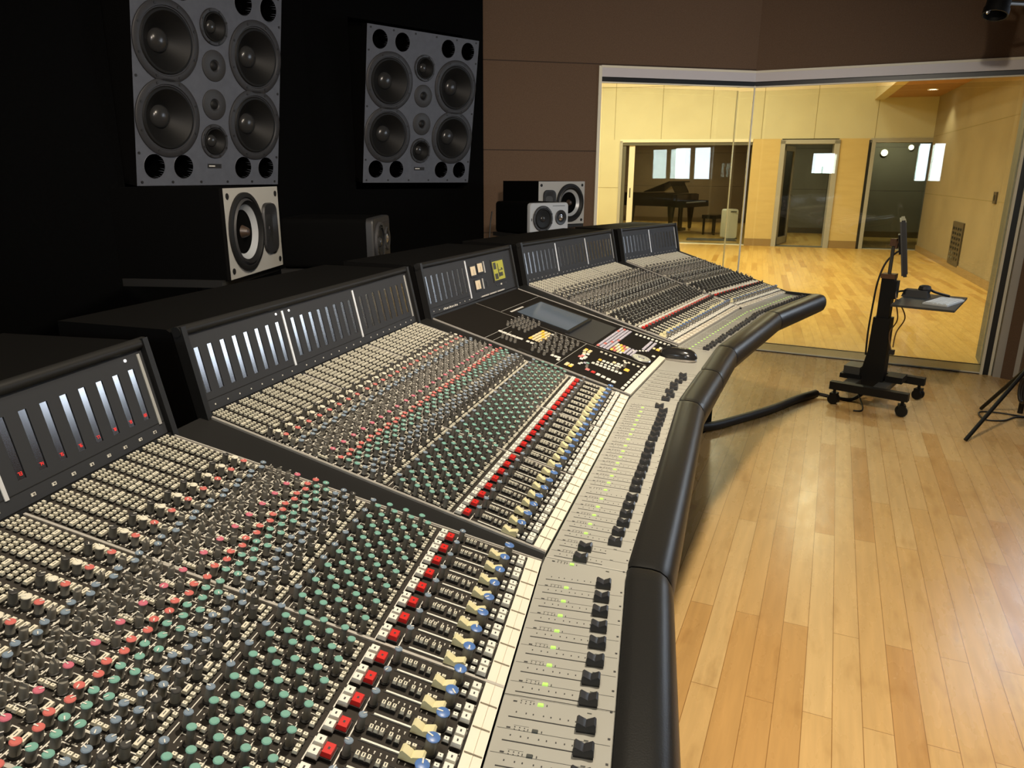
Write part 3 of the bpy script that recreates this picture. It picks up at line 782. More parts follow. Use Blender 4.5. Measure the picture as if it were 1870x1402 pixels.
def plate_with_holes(M0, x0, x1, y0, y1, holes, depth, mt, seg=36):
    # front sheet as a triangulated polygon with circular openings
    import mathutils.geometry as mg
    loops = [[Vector((x0, y0, 0)), Vector((x1, y0, 0)), Vector((x1, y1, 0)), Vector((x0, y1, 0))]]
    for a, b, r in holes:
        loops.append([Vector((a+r*math.cos(-2*math.pi*k/seg), b+r*math.sin(-2*math.pi*k/seg), 0)) for k in range(seg)])
    tri = mg.tessellate_polygon(loops); flat = [tuple(p) for l in loops for p in l]
    V = np.array(flat, float); m = MB(); fr = frf(M0); F = []
    for t in tri:
        a, b, c = [V[i] for i in t]; s_ = (b[0]-a[0])*(c[1]-a[1])-(b[1]-a[1])*(c[0]-a[0])
        F.append(list(t) if s_ > 0 else list(t)[::-1])
    m.add(fr(V), F, mt)
    o = 0
    for li, l in enumerate(loops):
        n_ = len(l); A = np.array([tuple(p) for p in l]); B = A.copy(); B[:, 2] = -depth
        m.add(fr(np.concatenate([A, B])), [[i, (i+1) % n_, n_+(i+1) % n_, n_+i][::-1] for i in range(n_)], mt if li else 'hull')
    return m

def main_monitor(label, x, y, z, yaw, tilt):
    W, H = .85, .9088
    t = thing('main_monitor', label, 'loudspeaker', (x, y, z), 'large wall monitors'); yaw, tilt = D(yaw), D(tilt)
    u = np.array([math.cos(yaw), math.sin(yaw), 0]); nh = np.array([u[1], -u[0], 0]); up = np.array([0, 0, 1])*math.cos(tilt)+nh*math.sin(tilt); nn = np.cross(u, up)
    M0 = vm((x, y, z), u, up, nn); I3 = ((1, 0, 0), (0, 1, 0), (0, 0, 1))
    at = lambda a, b, c=0: M0 @ vm((a, b, c), *I3)
    ws = [(sx*.2557, b, .168) for sx in (-1, 1) for b in (.2942, .6074)]
    ports = [(sx*a, b, .053) for sx in (-1, 1) for a, b in ((.180, .085), (.335, .085), (.175, .835), (.335, .835))]
    md = [(0, .205, .078), (0, .705, .078)]; tw = [(0, .370, .068), (0, .540, .068)]
    m = plate_with_holes(M0, -W/2, W/2, 0, H, [(a, b, r-.012) for a, b, r in ws]+ports+[(a, b, r-.008) for a, b, r in md], .05, 'baffle')
    fr = frf(M0); m.box((0, H/2, -.275), (W-.03, H-.03, .05), 'porthole', fr)
    for s_ in (-1, 1): m.box((s_*(W/2-.01), H/2, -.16), (.02, H, .22), 'hull', fr)
    for b in (.01, H-.01): m.box((0, b, -.16), (W, .02, .22), 'hull', fr)
    m.build('front_baffle', t, t)
    for a, b, r in ws: driver(t, t, at(a, b), r, 'woofer')
    for a, b, r in md: driver(t, t, at(a, b), r, 'midrange', capr=.36, depth=.3, seg=28)
    for i, (a, b, r) in enumerate(tw):
        q = MB(); q.lathe([(r, 0), (r, .004), (r*.95, .006), (r*.40, .006), (r*.34, .001), (r*.30, .001), (r*.22, .006), (0, .010)], 32, ['midplate', 'midplate', 'midplate', 'conerim', 'coneblack', 'coneblack', 'coneblack'], at(a, b)); q.build('tweeter', t, t, smooth=35)
    for a, b, r in ports:
        q = MB(); q.lathe([(r*1.04, .0005), (r*1.0, .002), (r*.99, -.10)], 28, ['baffle', 'porthole'], at(a, b)); q.lathe([(r, -.10), (0, -.10)], 28, 'porthole', at(a, b)); q.build('bass_port', t, t)
    q = MB(); q.box((0, .090, .001), (.082, .020, .002), 'bezel', fr); q.box((-.016, .090, .0022), (.036, .005, .0006), 'ink', fr); q.build('badge', t, t)
    q = MB()
    for a in np.linspace(-.40, .40, 6):
        for b in (.016, H-.016): q.lathe([(.006, 0), (.006, .003), (0, .003)], 8, 'bezel', at(a, b))
    for b in np.linspace(.14, H-.14, 5):
        for a in (-.41, .41): q.lathe([(.006, 0), (.006, .003), (0, .003)], 8, 'bezel', at(a, b))
    q.build('screw', t, t)
    return t
main_monitor('large grey four woofer monitor high on the black wall above the white-fronted speaker', -1.461, 3.700, 1.360, 63.28, 7.75)
main_monitor('large grey four woofer monitor on the black wall beside the brown wall', -.6346, 5.0588, 1.363, 42.39, 8.35)

def rbox(M0, W, H, DD, r, mt, seg=4):
    # box with rounded vertical and horizontal edges seen from the front (extruded rounded rectangle)
    pts = []
    for cx_, cy_, a0 in ((W/2-r, -H/2+r, -90), (W/2-r, H/2-r, 0), (-W/2+r, H/2-r, 90), (-W/2+r, -H/2+r, 180)):
        for k in range(seg+1): a = D(a0+90*k/seg); pts.append((cx_+r*math.cos(a), cy_+r*math.sin(a)))
    m = MB(); m.prism(pts, -DD, 0, mt, frf(M0)); return m, pts

def speaker_stand(label, p, yaw, h, pw, pd, group):
    t = thing('speaker_stand', label, 'speaker stand', (p[0], p[1], 0), group)
    c, s = math.cos(yaw), math.sin(yaw); fr = frf(vm((p[0], p[1], 0), (c, s, 0), (-s, c, 0), (0, 0, 1)))
    m = MB(); m.box((0, 0, h-.012), (pw, pd, .024), 'hulledge', fr); m.box((0, -pd/2+.003, h-.012), (pw, .006, .010), 'steelgrey', fr); m.build('top_plate', t, t)
    m = MB(); m.lathe([(.038, .02), (.038, h-.024)], 16, 'steelblack', vm((p[0], p[1], 0), (1, 0, 0), (0, 1, 0), (0, 0, 1))); m.build('pole', t, t, smooth=40)
    m = MB(); m.box((0, 0, .0125), (.36, .36, .025), 'steelblack', fr); m.build('base', t, t)
    return t

def big_speaker(label, x, y, z, yaw, side):
    W, H, DD = .432, .285, .36; t = thing('studio_speaker', label, 'loudspeaker', (x, y, z), 'white fronted studio speakers'); a = D(yaw)
    u = np.array([math.cos(a), math.sin(a), 0]); n_ = np.array([u[1], -u[0], 0]); up = np.array([0, 0, 1.]); M0 = vm(np.array([x, y, z+H/2]), u, up, n_); fr = frf(M0)
    at = lambda a_, b_, c=0: M0 @ vm((a_, b_, c), (1, 0, 0), (0, 1, 0), (0, 0, 1))
    m = MB(); m.box((0, 0, -DD/2-.012), (W, H, DD), 'boxblack', fr); m.build('cabinet', t, t)
    wx = side*.075
    m = plate_with_holes(M0, -W/2, W/2, -H/2, H/2, [(wx, 0, .112)], .012, 'silverbaffle'); m.build('front_baffle', t, t)
    R = .128; q = MB()
    q.lathe([(R, 0), (R, .008), (R*.96, .011), (R*.88, .011), (R*.85, .006)], 44, 'coneblack', at(wx, 0))
    q.lathe([(R*.86, .006), (R*.80, .014), (R*.74, .006), (R*.70, .003)], 44, ['midplate', 'coneblack', 'coneblack'], at(wx, 0)); q.build('woofer_surround', t, t, smooth=40)
    q = MB(); q.lathe([(R*.71, .003), (R*.24, -.045)], 44, 'silvercone', at(wx, 0)); q.lathe([(R*.24, -.045), (R*.20, -.02), (R*.10, .008), (0, .014)], 20, 'plug', at(wx, 0)); q.build('woofer_cone', t, t, smooth=40)
    # dark moulded horn beside the woofer
    M1 = at(-side*.118, .0, .0); m, pts = rbox(M1, .115, .175, .001, .034, 'darkface'); inner = [(p[0]*.78, p[1]*.80) for p in pts]; nP = len(pts)
    V = [(p[0], p[1], .002) for p in pts]+[(p[0]*.96, p[1]*.97, .010) for p in pts]+[(p[0], p[1], .009) for p in inner]+[(p[0]*.35, p[1]*.30, -.008) for p in pts]
    F = [[j*nP+i, j*nP+(i+1) % nP, (j+1)*nP+(i+1) % nP, (j+1)*nP+i] for j in range(3) for i in range(nP)]+[[3*nP+i for i in range(nP)]]
    m.add(frf(M1)(np.array(V)), F, 'darkface'); m.lathe([(.014, -.007), (.012, -.002), (0, .002)], 14, 'chrome', M1); m.build('tweeter_horn', t, t, smooth=40)
    q = MB()
    for sx in (-1, 1):
        for sy in (-1, 1): q.lathe([(.010, 0), (.010, .002), (0, .002)], 12, 'coneblack', at(sx*(W/2-.025), sy*(H/2-.025)))
    q.build('corner_bolt', t, t)
    return t
big_speaker('white fronted speaker with silver cone below the large left monitor', -.8856, 2.56, 1.087, 85.3, -1)
big_speaker('white fronted speaker with silver cone against the brown wall behind a smaller speaker', .333, 5.15, 1.091, 40, 1)
for lab, x, y, z, yw in (('black pole stand under the white fronted speaker below the large monitor', -.8856-.19, 2.56+.02, 1.087, 85.3), ('black pole stand under the white fronted speaker by the brown wall', .333-.12, 5.15+.145, 1.091, 40)):
    speaker_stand(lab, (x, y), D(yw), z, .46, .34, 'speaker stands')

def small_speaker(label, x, y, z, yaw, face, wside):
    W, H, DD = .310, .19, .32; t = thing('nearfield_speaker', label, 'loudspeaker', (x, y, z)); a = D(yaw)
    u = np.array([math.cos(a), math.sin(a), 0]); n_ = np.array([u[1], -u[0], 0]); M0 = vm(np.array([x, y, z+H/2]), u, (0, 0, 1), n_)
    at = lambda a_, b_, c=0: M0 @ vm((a_, b_, c), (1, 0, 0), (0, 1, 0), (0, 0, 1))
    m, p = rbox(vm((M0 @ np.array([0, 0, -.02, 1]))[:3], u, (0, 0, 1), n_), W, H, DD, .02, 'boxblack'); m.build('cabinet', t, t, smooth=40)
    m, p = rbox(M0, W, H, .021, .02, face)
    nP = len(p); V = [(q[0], q[1], 0) for q in p]+[(q[0]*.985, q[1]*.97, .006) for q in p]; m.add(frf(M0)(np.array(V)), [[i, (i+1) % nP, nP+(i+1) % nP, nP+i] for i in range(nP)]+[list(range(nP, 2*nP))], face)
    m.build('front_baffle', t, t, smooth=40)
    driver(t, t, at(wside*.055, 0, .0065), .078, 'woofer', rim='midplate', capr=.26, depth=.05, seg=32)
    q = MB(); r = .046; q.lathe([(r, .006), (r, .010), (r*.93, .0125), (r*.62, .0105), (r*.5, .008), (r*.40, .008), (r*.2, .013), (0, .015)], 28, ['midplate', 'midplate', 'darkface', 'coneblack', 'coneblack', 'chrome', 'chrome'], at(-wside*.092, .004)); q.build('tweeter', t, t, smooth=40)
    q = MB(); fr = frf(M0)
    q.box((wside*.142, -.004, .0066), (.006, .016, .001), 'inkdark', fr); q.box((-wside*.075, -.072, .0066), (.12, .004, .0012), 'midplate', fr); q.box((-wside*.075, .075, .0066), (.10, .003, .0012), 'midplate', fr); q.build('front_marking', t, t)
    return t
small_speaker('small black speaker with dark face standing behind the near half of the desk', -.527, 2.952, 1.0666, 88, 'darkface', -1)
small_speaker('small grey faced speaker in front of the larger white fronted speaker by the brown wall', .2206, 4.63, 1.064, 38, 'whitebaffle', -1)
for lab, x, y, z, yw in (('black pole stand under the small black speaker', -.527-.17, 2.952+.005, 1.0666, 88), ('black pole stand under the small grey faced speaker', .2206-.105, 4.63+.135, 1.064, 38)):
    speaker_stand(lab, (x, y), D(yw), z, .34, .36, 'speaker stands')
m = MB(); P = [(-.135, 4.80, 1.19), (-.145, 4.77, 1.12), (-.155, 4.73, .98), (-.15, 4.72, .80), (-.13, 4.72, .4), (-.12, 4.73, .012)]
m.tube(P, .005, 'cable', 6); tag(m.build('speaker_cable', smooth=60), 'black cable hanging behind the small grey faced speaker', 'cable')

# ------------------------------------------------------------------ control room shell
def wallbox(name, p, q, z0, z1, th, m, side=1, seams=(), vseams=(), seam_mat='brownseam', kind=True):
    # wall from p to q on plan; its visible face lies on the line p-q, thickness to one side
    p, q = np.array(p, float), np.array(q, float); d = q-p; L_ = np.linalg.norm(d); d /= L_; n_ = np.array([-d[1], d[0]])*side
    b = MB(); fr = frf(vm((p[0], p[1], 0), (d[0], d[1], 0), (n_[0], n_[1], 0), (0, 0, 1)))
    b.box((L_/2, th/2, (z0+z1)/2), (L_, th, z1-z0), m, fr)
    for z in seams:
        if z0 < z < z1: b.box((L_/2, -.0004, z), (L_, .0016, .007), seam_mat, fr)
    for s_ in vseams: b.box((s_, -.0004, (z0+z1)/2), (.008, .0016, z1-z0), seam_mat, fr)
    o = b.build(name)
    if kind: struct(o)
    return o
CZ = 3.0
K0 = (.648, 5.874); K1 = (1.880, 6.128); K2 = (3.547, 5.294)
m = MB(); m.poly([(-3.4, -3, 0), (4.6, -3, 0), (4.6, 5.0, 0), (3.62, 5.26, 0), K2+(0,), K1+(0,), K0+(0,), (-.9, 6.0, 0), (-3.4, 6.0, 0)], 'floor_ctrl'); struct(m.build('floor'))
m = MB(); m.box((.6, 1.7, CZ+.05), (8.2, 9.6, .1), 'ctrlceil'); struct(m.build('ceiling'))
# black soffit wall round the two large monitors, with an opening for each
def soffit(name, bx, by, yaw, tilt, s0, s1):
    yaw = D(yaw); u = np.array([math.cos(yaw), math.sin(yaw), 0]); nh = np.array([u[1], -u[0], 0]); p = np.array([bx, by, 0])-nh*.06
    b = MB(); fr = frf(vm(p, u, -nh, (0, 0, 1))); b.box(((s0+s1)/2, .15, .66), (s1-s0, .3, 1.32), 'blackfabric', fr); b.box(((s0+s1)/2, .15, 2.66), (s1-s0, .3, .68), 'blackfabric', fr)
    b.box(((s0-.44)/2, .15, 1.82), (-.44-s0, .3, 1.0), 'blackfabric', fr); b.box(((s1+.44)/2, .15, 1.82), (s1-.44, .3, 1.0), 'blackfabric', fr)
    b.box((0, .38, 1.82), (1.0, .06, 1.1), 'blackfabric', fr)
    struct(b.build(name)); return p+u*s0, p+u*s1
a0, a1 = soffit('wall_front', -1.461, 3.700, 63.28, 7.75, -1.45, .78)
b0, b1 = soffit('wall_front_far', -.6346, 5.0588, 42.39, 8.35, -.82, .62)
wallbox('wall_left', (-2.16, 2.3), (-3.2, -2.8), 0, CZ, .1, 'blackfabric', -1)
wallbox('wall_back', (-3.2, -2.8), (4.45, -2.8), 0, CZ, .1, 'blackfabric', -1)
HT = 2.20
wallbox('wall_brown', (-.42, 5.651), K0, 0, CZ, .25, 'brownfabric', 1, (.99, 1.595, 2.212), ())
wallbox('wall_above_window', K0, K1, HT, CZ, .25, 'brownfabric', 1, (2.212,), ())
wallbox('wall_above_window_right', K1, (4.0, 5.07), HT, CZ, .25, 'brownfabric', 1)
wallbox('wall_right', (3.60, 5.20), (4.42, 4.05), 0, CZ, .1, 'brownfabric', 1)
wallbox('wall_right_near', (4.42, 4.05), (4.42, -2.8), 0, CZ, .1, 'brownfabric', 1)

# big corner window: head, sill, jambs, two skins of glass
def obox(b, p, q, off0, off1, z0, z1, mt, side=1):
    p, q = np.array(p, float), np.array(q, float); d = q-p; L_ = np.linalg.norm(d); d /= L_; n_ = np.array([-d[1], d[0]])*side
    b.box((L_/2, (off0+off1)/2, (z0+z1)/2), (L_, off1-off0, z1-z0), mt, frf(vm((p[0], p[1], 0), (d[0], d[1], 0), (n_[0], n_[1], 0), (0, 0, 1))))
J0 = (2.027, 6.423); J1 = (3.694, 5.589); I0 = (.587, 6.168)
w = MB()
for p, q in ((K0, K1), (K1, K2)):
    obox(w, p, q, -.012, .012, HT-.012, HT+.004, 'framecream'); obox(w, p, q, -.008, .03, 2.125, HT-.012, 'headmetal'); obox(w, p, q, .012, .27, 2.122, 2.14, 'revealdark'); obox(w, p, q, .0, .012, 2.088, 2.125, 'revealdark'); obox(w, p, q, -.004, .010, 2.082, 2.092, 'framecream'); obox(w, p, q, .27, .30, 2.122, 2.14, 'framecream')
    obox(w, p, q, .0, .30, HT-.08, HT, 'revealdark')
w.prism([K1, (K1[0]+.15, K1[1]+.30), (1.85, 6.50), (K1[0]-.062, K1[1]+.294)], 2.122, HT, 'revealdark'); obox(w, K1, K2, -.006, .000, .0, .006, 'revealdark'); obox(w, K1, K2, .0, .30, -.02, .008, 'sillwood'); obox(w, K1, K2, .295, .305, .0, .012, 'revealdark'); obox(w, K1, K2, -.004, .006, .0, .014, 'framecream')
obox(w, K0, K1, .0, .30, -.02, .03, 'sillwood')
wf = w.build('window_1'); struct(wf)
w = MB()
dK = norm(np.array(K2)-np.array(K1)); nK = np.array([-dK[1], dK[0]])
def post(b, c, a, bb, z0, z1, mt): b.box((0, 0, (z0+z1)/2), (a, bb, z1-z0), mt, frf(vm((c[0], c[1], 0), (dK[0], dK[1], 0), (nK[0], nK[1], 0), (0, 0, 1))))
E2 = np.array(K2)
for off in (.0, .055): post(w, E2+nK*off*0+dK*(off-.028), .018, .030, .0, 2.12, 'framecream')
post(w, E2+dK*.0, .036, .012, 0, 2.12, 'revealdark'); post(w, E2+dK*.085+nK*-.02, .085, .05, 0, 2.16, 'framegrey'); post(w, E2+dK*.05+nK*.17, .02, .30, 0, 2.12, 'revealdark')
for off in (.0, .05): post(w, E2+nK*.335+dK*(off+.0), .018, .03, 0, 2.12, 'framecream')
post(w, E2+nK*.345+dK*.028, .034, .010, 0, 2.12, 'revealdark'); post(w, E2+nK*.48+dK*.02, .06, .28, 0, 2.2, 'frameolive')
struct(w.build('trim_1'))
w = MB(); wallv = norm(np.array([.82, -1.15])); c = np.array([3.655, 5.115]); w.box((0, 0, 1.13), (.032, .03, 2.2), 'framegrey', frf(vm((c[0], c[1], 0), (wallv[0], wallv[1], 0), (-wallv[1], wallv[0], 0), (0, 0, 1)))); struct(w.build('trim_2'))
w = MB(); c = np.array(K0); w.box((-.006, .02, 1.1), (.024, .06, 2.2), 'framecream', frf(vm((c[0], c[1], 0), (.979, .2046, 0), (-.2046, .979, 0), (0, 0, 1)))); struct(w.build('trim_3'))
def pane(name, p, q, off, z0, z1, th, mt, parent=None):
    b = MB(); obox(b, p, q, off, off+th, z0, z1, mt); o = b.build(name, parent)
    if parent is None: struct(o)
    return o
pane('window_pane', (K0[0]+.02, K0[1]+.004), (K1[0]-.004, K1[1]-.001), .004, .01, 2.09, .008, 'paneglass', wf); pane('window_pane', (K1[0]+.004, K1[1]-.002), (K2[0]-.03, K2[1]+.015), .004, .008, 2.09, .008, 'paneglass', wf)
pane('window_pane', (I0[0], I0[1]), (1.840, 6.432), .0, .02, 2.09, .008, 'paneglass', wf); pane('window_pane', (1.856, 6.508), (J1[0]-.01, J1[1]+.005), .0, .008, 2.09, .008, 'paneglass', wf)
w = MB()
for c_ in ((K1[0], K1[1]), (1.848, 6.47)): w.box((c_[0], c_[1], 1.05), (.010, .010, 2.09), 'framecream')
w.build('glass_edge', wf)

# ------------------------------------------------------------------ live room behind the window
W0 = np.array([1.9, 16.6]); W1 = np.array([8.1, 14.9]); WD = norm(W1-W0); WN = np.array([-WD[1], WD[0]])
wp = lambda s_, off=0: tuple(W0+WD*s_+WN*off)
SC_ = 6.44; corner = wp(SC_)
m = MB(); m.poly([(-1.2, 6.2, 0), K0+(0,), K1+(0,), K2+(0,), (3.78, 5.30, 0), (5.2, 6.0, 0), (corner[0]+.05, corner[1], 0), wp(SC_, .25)+(0,), wp(-4, .25)+(0,)], 'floor_live'); struct(m.build('floor_live_room'))
HD = 2.12; TOPZ = 4.1
upseams = (.272, 1.256, 2.265, 3.27, 4.283, 5.40)
o = wallbox('wall_live_far_upper', wp(-4), wp(SC_), HD+.03, TOPZ, .25, 'yellowwall', 1, (3.19,), [4+s_ for s_ in upseams], 'wallseam')
for nm, s0, s1, mt, sm in (('wall_live_far_left', -4, .42, 'yellowwall', (1.155,)), ('wall_live_pier_1', 3.12, 3.68, 'yellowpier', ()), ('wall_live_pier_2', 4.76, 5.33, 'yellowpier', ())):
    wallbox(nm, wp(s0), wp(s1), 0, HD+.03, .25, mt, 1, sm, (), 'wallseam')
b = MB()
for s0, s1 in ((3.12, 3.68), (4.76, 5.33)): obox(b, wp(s0), wp(s1), -.016, 0, 0, .15, 'tanbase')
struct(b.build('baseboard_far'))
def opening(name, s0, s1, parts, zt=HD):
    b = MB()
    for (a0_, a1_, off0, off1, z0, z1, mt) in parts: obox(b, wp(a0_), wp(a1_), off0, off1, z0, z1, mt)
    o = b.build(name); struct(o); return o
wl = opening('window_2', .42, 3.12, [(.40, .46, -.02, .24, 0, HD, 'framegrey'), (.40, 3.12, -.02, .24, HD-.03, HD+.03, 'framecream'), (.46, 3.12, .0, .2, HD-.09, HD-.03, 'frameolive'), (.46, .53, .02, .1, 0, HD-.04, 'frameolive'), (.60, .72, .03, .08, .02, HD-.06, 'framecream'), (.4, 3.12, .0, .24, -.01, .012, 'framecream'), (.645, .665, .02, .03, .95, 1.15, 'bezel')])
pane('window_pane', wp(.72), wp(3.12), .10, .01, HD-.08, .008, 'boothglass', wl)
dr = opening('door_1', 3.68, 4.76, [(3.66, 3.75, -.03, .25, 0, HD, 'framegrey'), (4.68, 4.78, -.03, .25, 0, HD, 'framegrey'), (3.66, 4.78, -.03, .25, HD-.07, HD+.01, 'framegrey'), (3.7, 4.7, .0, .25, -.01, .012, 'frameolive')])
# glass door leaf standing open into the room beyond
hp = np.array(wp(3.78, .22)); ld = norm(WD*.32+WN*.95); le = hp+ld*.86
b = MB()
for (t0, t1, z0, z1) in ((0, .10, .01, 2.03), (.76, .86, .01, 2.03), (0, .86, .01, .16), (0, .86, 1.93, 2.03)): obox(b, hp+ld*t0, hp+ld*t1, 0, .045, z0, z1, 'framegrey')
lf = b.build('door_leaf', dr)
pane('door_glass', hp+ld*.10, hp+ld*.76, .02, .16, 1.93, .006, 'boothglass', lf)
b = MB(); b.tube([np.append(hp+ld*.80+np.array([.03, -.06])*1, 1.02), np.append(hp+ld*.70+np.array([.03, -.06]), 1.02)], .012, 'chrome', 8); b.tube([np.append(hp+ld*.80, 1.02), np.append(hp+ld*.80+np.array([.03, -.06]), 1.02)], .010, 'chrome', 8); b.build('door_handle', lf)
wr = opening('window_3', 5.33, 6.44, [(5.31, 5.36, -.02, .24, 0, HD, 'revealdark'), (5.36, 5.43, -.03, .2, 0, HD, 'framegrey'), (5.33, 6.44, -.02, .24, HD-.05, HD+.03, 'framegrey'), (5.33, 6.44, .0, .24, -.01, .012, 'framegrey')])
pane('window_pane', wp(5.43), wp(6.44), .10, .01, HD-.05, .008, 'boothglass', wr)
# rooms beyond the three openings
def room(pref, s0, s1, dep, mt, fl, pf=None):
    a, b_, c_, d_ = wp(s0, .25), wp(s1, .25), wp(s1, dep), wp(s0, dep)
    wallbox(pref+'_back', c_, d_, 0, 2.7, .1, mt, -1, (1.1, 2.1), (), 'brownseam'); wallbox(pref+'_side', a, d_, 0, 2.7, .06, mt, 1); wallbox(pref+'_other_side', b_, c_, 0, 2.7, .06, mt, -1)
    b = MB(); b.poly([a+(0,), b_+(0,), c_+(0,), d_+(0,)], fl); struct(b.build('floor_'+pref.replace('wall_', '')))
    b = MB(); b.prism([a, b_, c_, d_], 2.7, 2.78, 'boothwall'); struct(b.build('ceiling_'+pref.replace('wall_', '')))
    b = MB(); obox(b, c_, d_, -.02, 0, 0, .14, 'tanbase'); struct(b.build('baseboard_'+pref.replace('wall_', '')))
room('wall_piano_room', -1.2, 3.5, 8.0, 'pianoroom', 'floor_live')
room('wall_middle_room', 3.58, 5.16, 4.2, 'boothwall', 'floor_live')
room('wall_right_room', 5.24, 9.2, 3.4, 'boothwall', 'floor_live')
# right side wall of the live room, lower wooden ceiling strip along it
R0 = np.array(corner); R1 = np.array([4.95, 5.95]); RD = norm(R1-R0)
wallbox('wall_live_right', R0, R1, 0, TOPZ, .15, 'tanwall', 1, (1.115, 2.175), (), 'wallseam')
b = MB(); obox(b, R0, R1, -.018, 0, 0, .115, 'tanbase'); struct(b.build('baseboard_right'))
RN = np.array([-RD[1], RD[0]])
rp = lambda s_, off=0: R0+RD*s_+RN*off
b = MB(); q = [rp(-.3, .0), rp(9.2, .0), rp(9.2, -.95), rp(-.1, -.95)]
b.prism([tuple(x) for x in q], 2.90, 3.02, 'woodceil'); struct(b.build('ceiling_wood_strip'))
b = MB(); obox(b, rp(-.1, -1.13), rp(9.2, -1.13), 0, .18, 2.86, TOPZ, 'ceilwhite', 1); struct(b.build('ceiling_fascia'))
b = MB(); b.box((3, 11.5, TOPZ+.05), (14, 12.6, .1), 'ceilwhite'); struct(b.build('ceiling_live_room'))
wallbox('wall_live_left', (-1.2, 6.1), wp(-4), 0, TOPZ, .1, 'yellowwall', 1)
wallbox('wall_live_near', (-1.2, 6.2), (.55, 6.2), 0, TOPZ, .1, 'yellowwall', 1)
wallbox('wall_live_near_top', (.4, 6.45), (5.1, 5.9), CZ, TOPZ, .1, 'yellowwall', 1)
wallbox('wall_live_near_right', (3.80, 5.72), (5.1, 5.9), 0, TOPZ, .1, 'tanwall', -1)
t = thing('ceiling_downlight', 'round glowing downlight in the wooden ceiling strip of the live room', 'ceiling light', (7.30, 13.66, 2.9))
b = MB(); b.lathe([(.085, 2.884), (.085, 2.90), (.06, 2.90)], 20, 'framecream', vm((7.30, 13.66, 0), (1, 0, 0), (0, 1, 0), (0, 0, 1))); b.build('rim', t, t)
b = MB(); b.lathe([(.062, 2.892), (0, 2.892)], 20, 'lampglow', vm((7.30, 13.66, 0), (1, 0, 0), (0, 1, 0), (0, 0, 1))); b.build('lens', t, t)
for s_, z_, r_, lab in ((6.23, 1.97, .065, 'small round glowing lamp behind the right booth glass, the larger and lower of two'), (6.79, 2.09, .05, 'small round glowing lamp behind the right booth glass, nearer the room corner')):
    x, y = wp(s_, 3.40); t = thing('wall_lamp', lab, 'wall lamp', (x, y, z_)); M0 = axis_frame((x, y, z_), (-WN[0], -WN[1], 0))  # bright dots built as glowing discs on the booth back wall
    b = MB(); b.lathe([(r_*1.25, 0), (r_*1.25, .06), (r_, .06)], 16, 'framecream', M0); b.build('housing', t, t)
    b = MB(); b.lathe([(r_, .06), (r_*.8, .085), (0, .10)], 16, 'lampglow', M0); b.build('lens', t, t)
# flush connector panel and switch on the right wall
b = MB(); fr = frf(vm((R0[0], R0[1], 0), (RD[0], RD[1], 0), (RN[0], RN[1], 0), (0, 0, 1)))
t = thing('connector_panel', 'tall dark brown connector panel low on the right wall of the live room', 'wall panel', (rp(3.46)[0], rp(3.46)[1], .1))
b.box((3.46, -.012, .42), (.72, .024, .66), 'connector', fr); b.build('panel', t, t)
for r in range(7):
    for c_ in range(4):
        b = MB(); b.box((3.22+.16*c_, -.027, .20+.075*r), (.08, .008, .035), 'revealdark' if r > 1 or c_ > 1 else 'frameolive', fr); b.build('socket', t, t)
b = MB(); b.box((5.26, -.010, 1.165), (.14, .02, .15), 'connector', fr); o = b.build('wall_switch'); tag(o, 'small dark wall switch plate on the right wall of the live room', 'switch')
b = MB(); b.box((5.26, -.022, 1.165), (.05, .006, .07), 'revealdark', fr); b.build('rocker', o)

# ---- grand piano, bench, air purifier and mat
PF = np.array([4.72, 19.35]); PT = norm(np.array([-.80, .60])); PK = norm(np.array([.60, .80]))
t = thing('grand_piano', 'black grand piano with folded lid seen through the left booth window', 'piano', (PF[0], PF[1], 0)); pf = frf(vm((PF[0], PF[1], 0), (PT[0], PT[1], 0), (-PK[0], -PK[1], 0), (0, 0, 1)))
# local: x from the keyboard to the tail, y from far end to near end (bass side nearest), z up
outline = [(.32, -.73), (.32, .73), (1.2, .73), (1.75, .68), (2.02, .50), (2.10, .22), (2.02, -.02), (1.80, -.18), (1.52, -.28), (1.25, -.42), (1.0, -.62), (.75, -.72)]
b = MB(); b.prism(outline, .66, .97, 'pianoblack', pf); b.box((.16, 0, .70), (.36, 1.46, .11), 'pianoblack', pf); b.build('case', t, t)
for y in (-.70, .70): b = MB(); b.box((.17, y, .755), (.36, .07, .085), 'pianoblack', pf); b.build('key_cheek', t, t)
b = MB(); b.box((.08, 0, .765), (.145, 1.22, .022), 'ivory', pf); k = b.build('keyboard', t, t)
b = MB()
for i in range(36): b.box((.115, -.6+.0343*i, .782), (.09, .012, .016), 'pianoblack', pf) if i % 7 not in (2, 6) else None
b.build('black_keys', k, t)
b = MB(); b.box((.26, 0, .87), (.03, 1.34, .17), 'pianoblack', pf); b.build('fallboard', t, t)
b = MB(); V = [(.55, -.70, .985), (.55, .72, .985), (1.2, .72, .985), (1.2, -.45, .985)]; b.prism([(x, y) for x, y, z in V]+[], .975, .995, 'pianoblack', pf); b.prism([(1.2, .73), (1.75, .68), (2.02, .50), (2.10, .22), (2.02, -.02), (1.80, -.18), (1.52, -.28), (1.2, -.45)], .972, .992, 'pianoblack', pf); b.build('lid', t, t)
b = MB(); V = np.array([(1.15, -.5, 1.0), (1.15, .72, 1.0), (.45, .72, 1.26), (.45, -.5, 1.26)]); V = np.concatenate([V, V+np.array([.01, 0, .022])]); b.add(pf(V), [[0, 1, 2, 3], [7, 6, 5, 4], [0, 4, 5, 1], [1, 5, 6, 2], [2, 6, 7, 3], [3, 7, 4, 0]], 'pianoblack'); b.build('front_lid_flap', t, t)
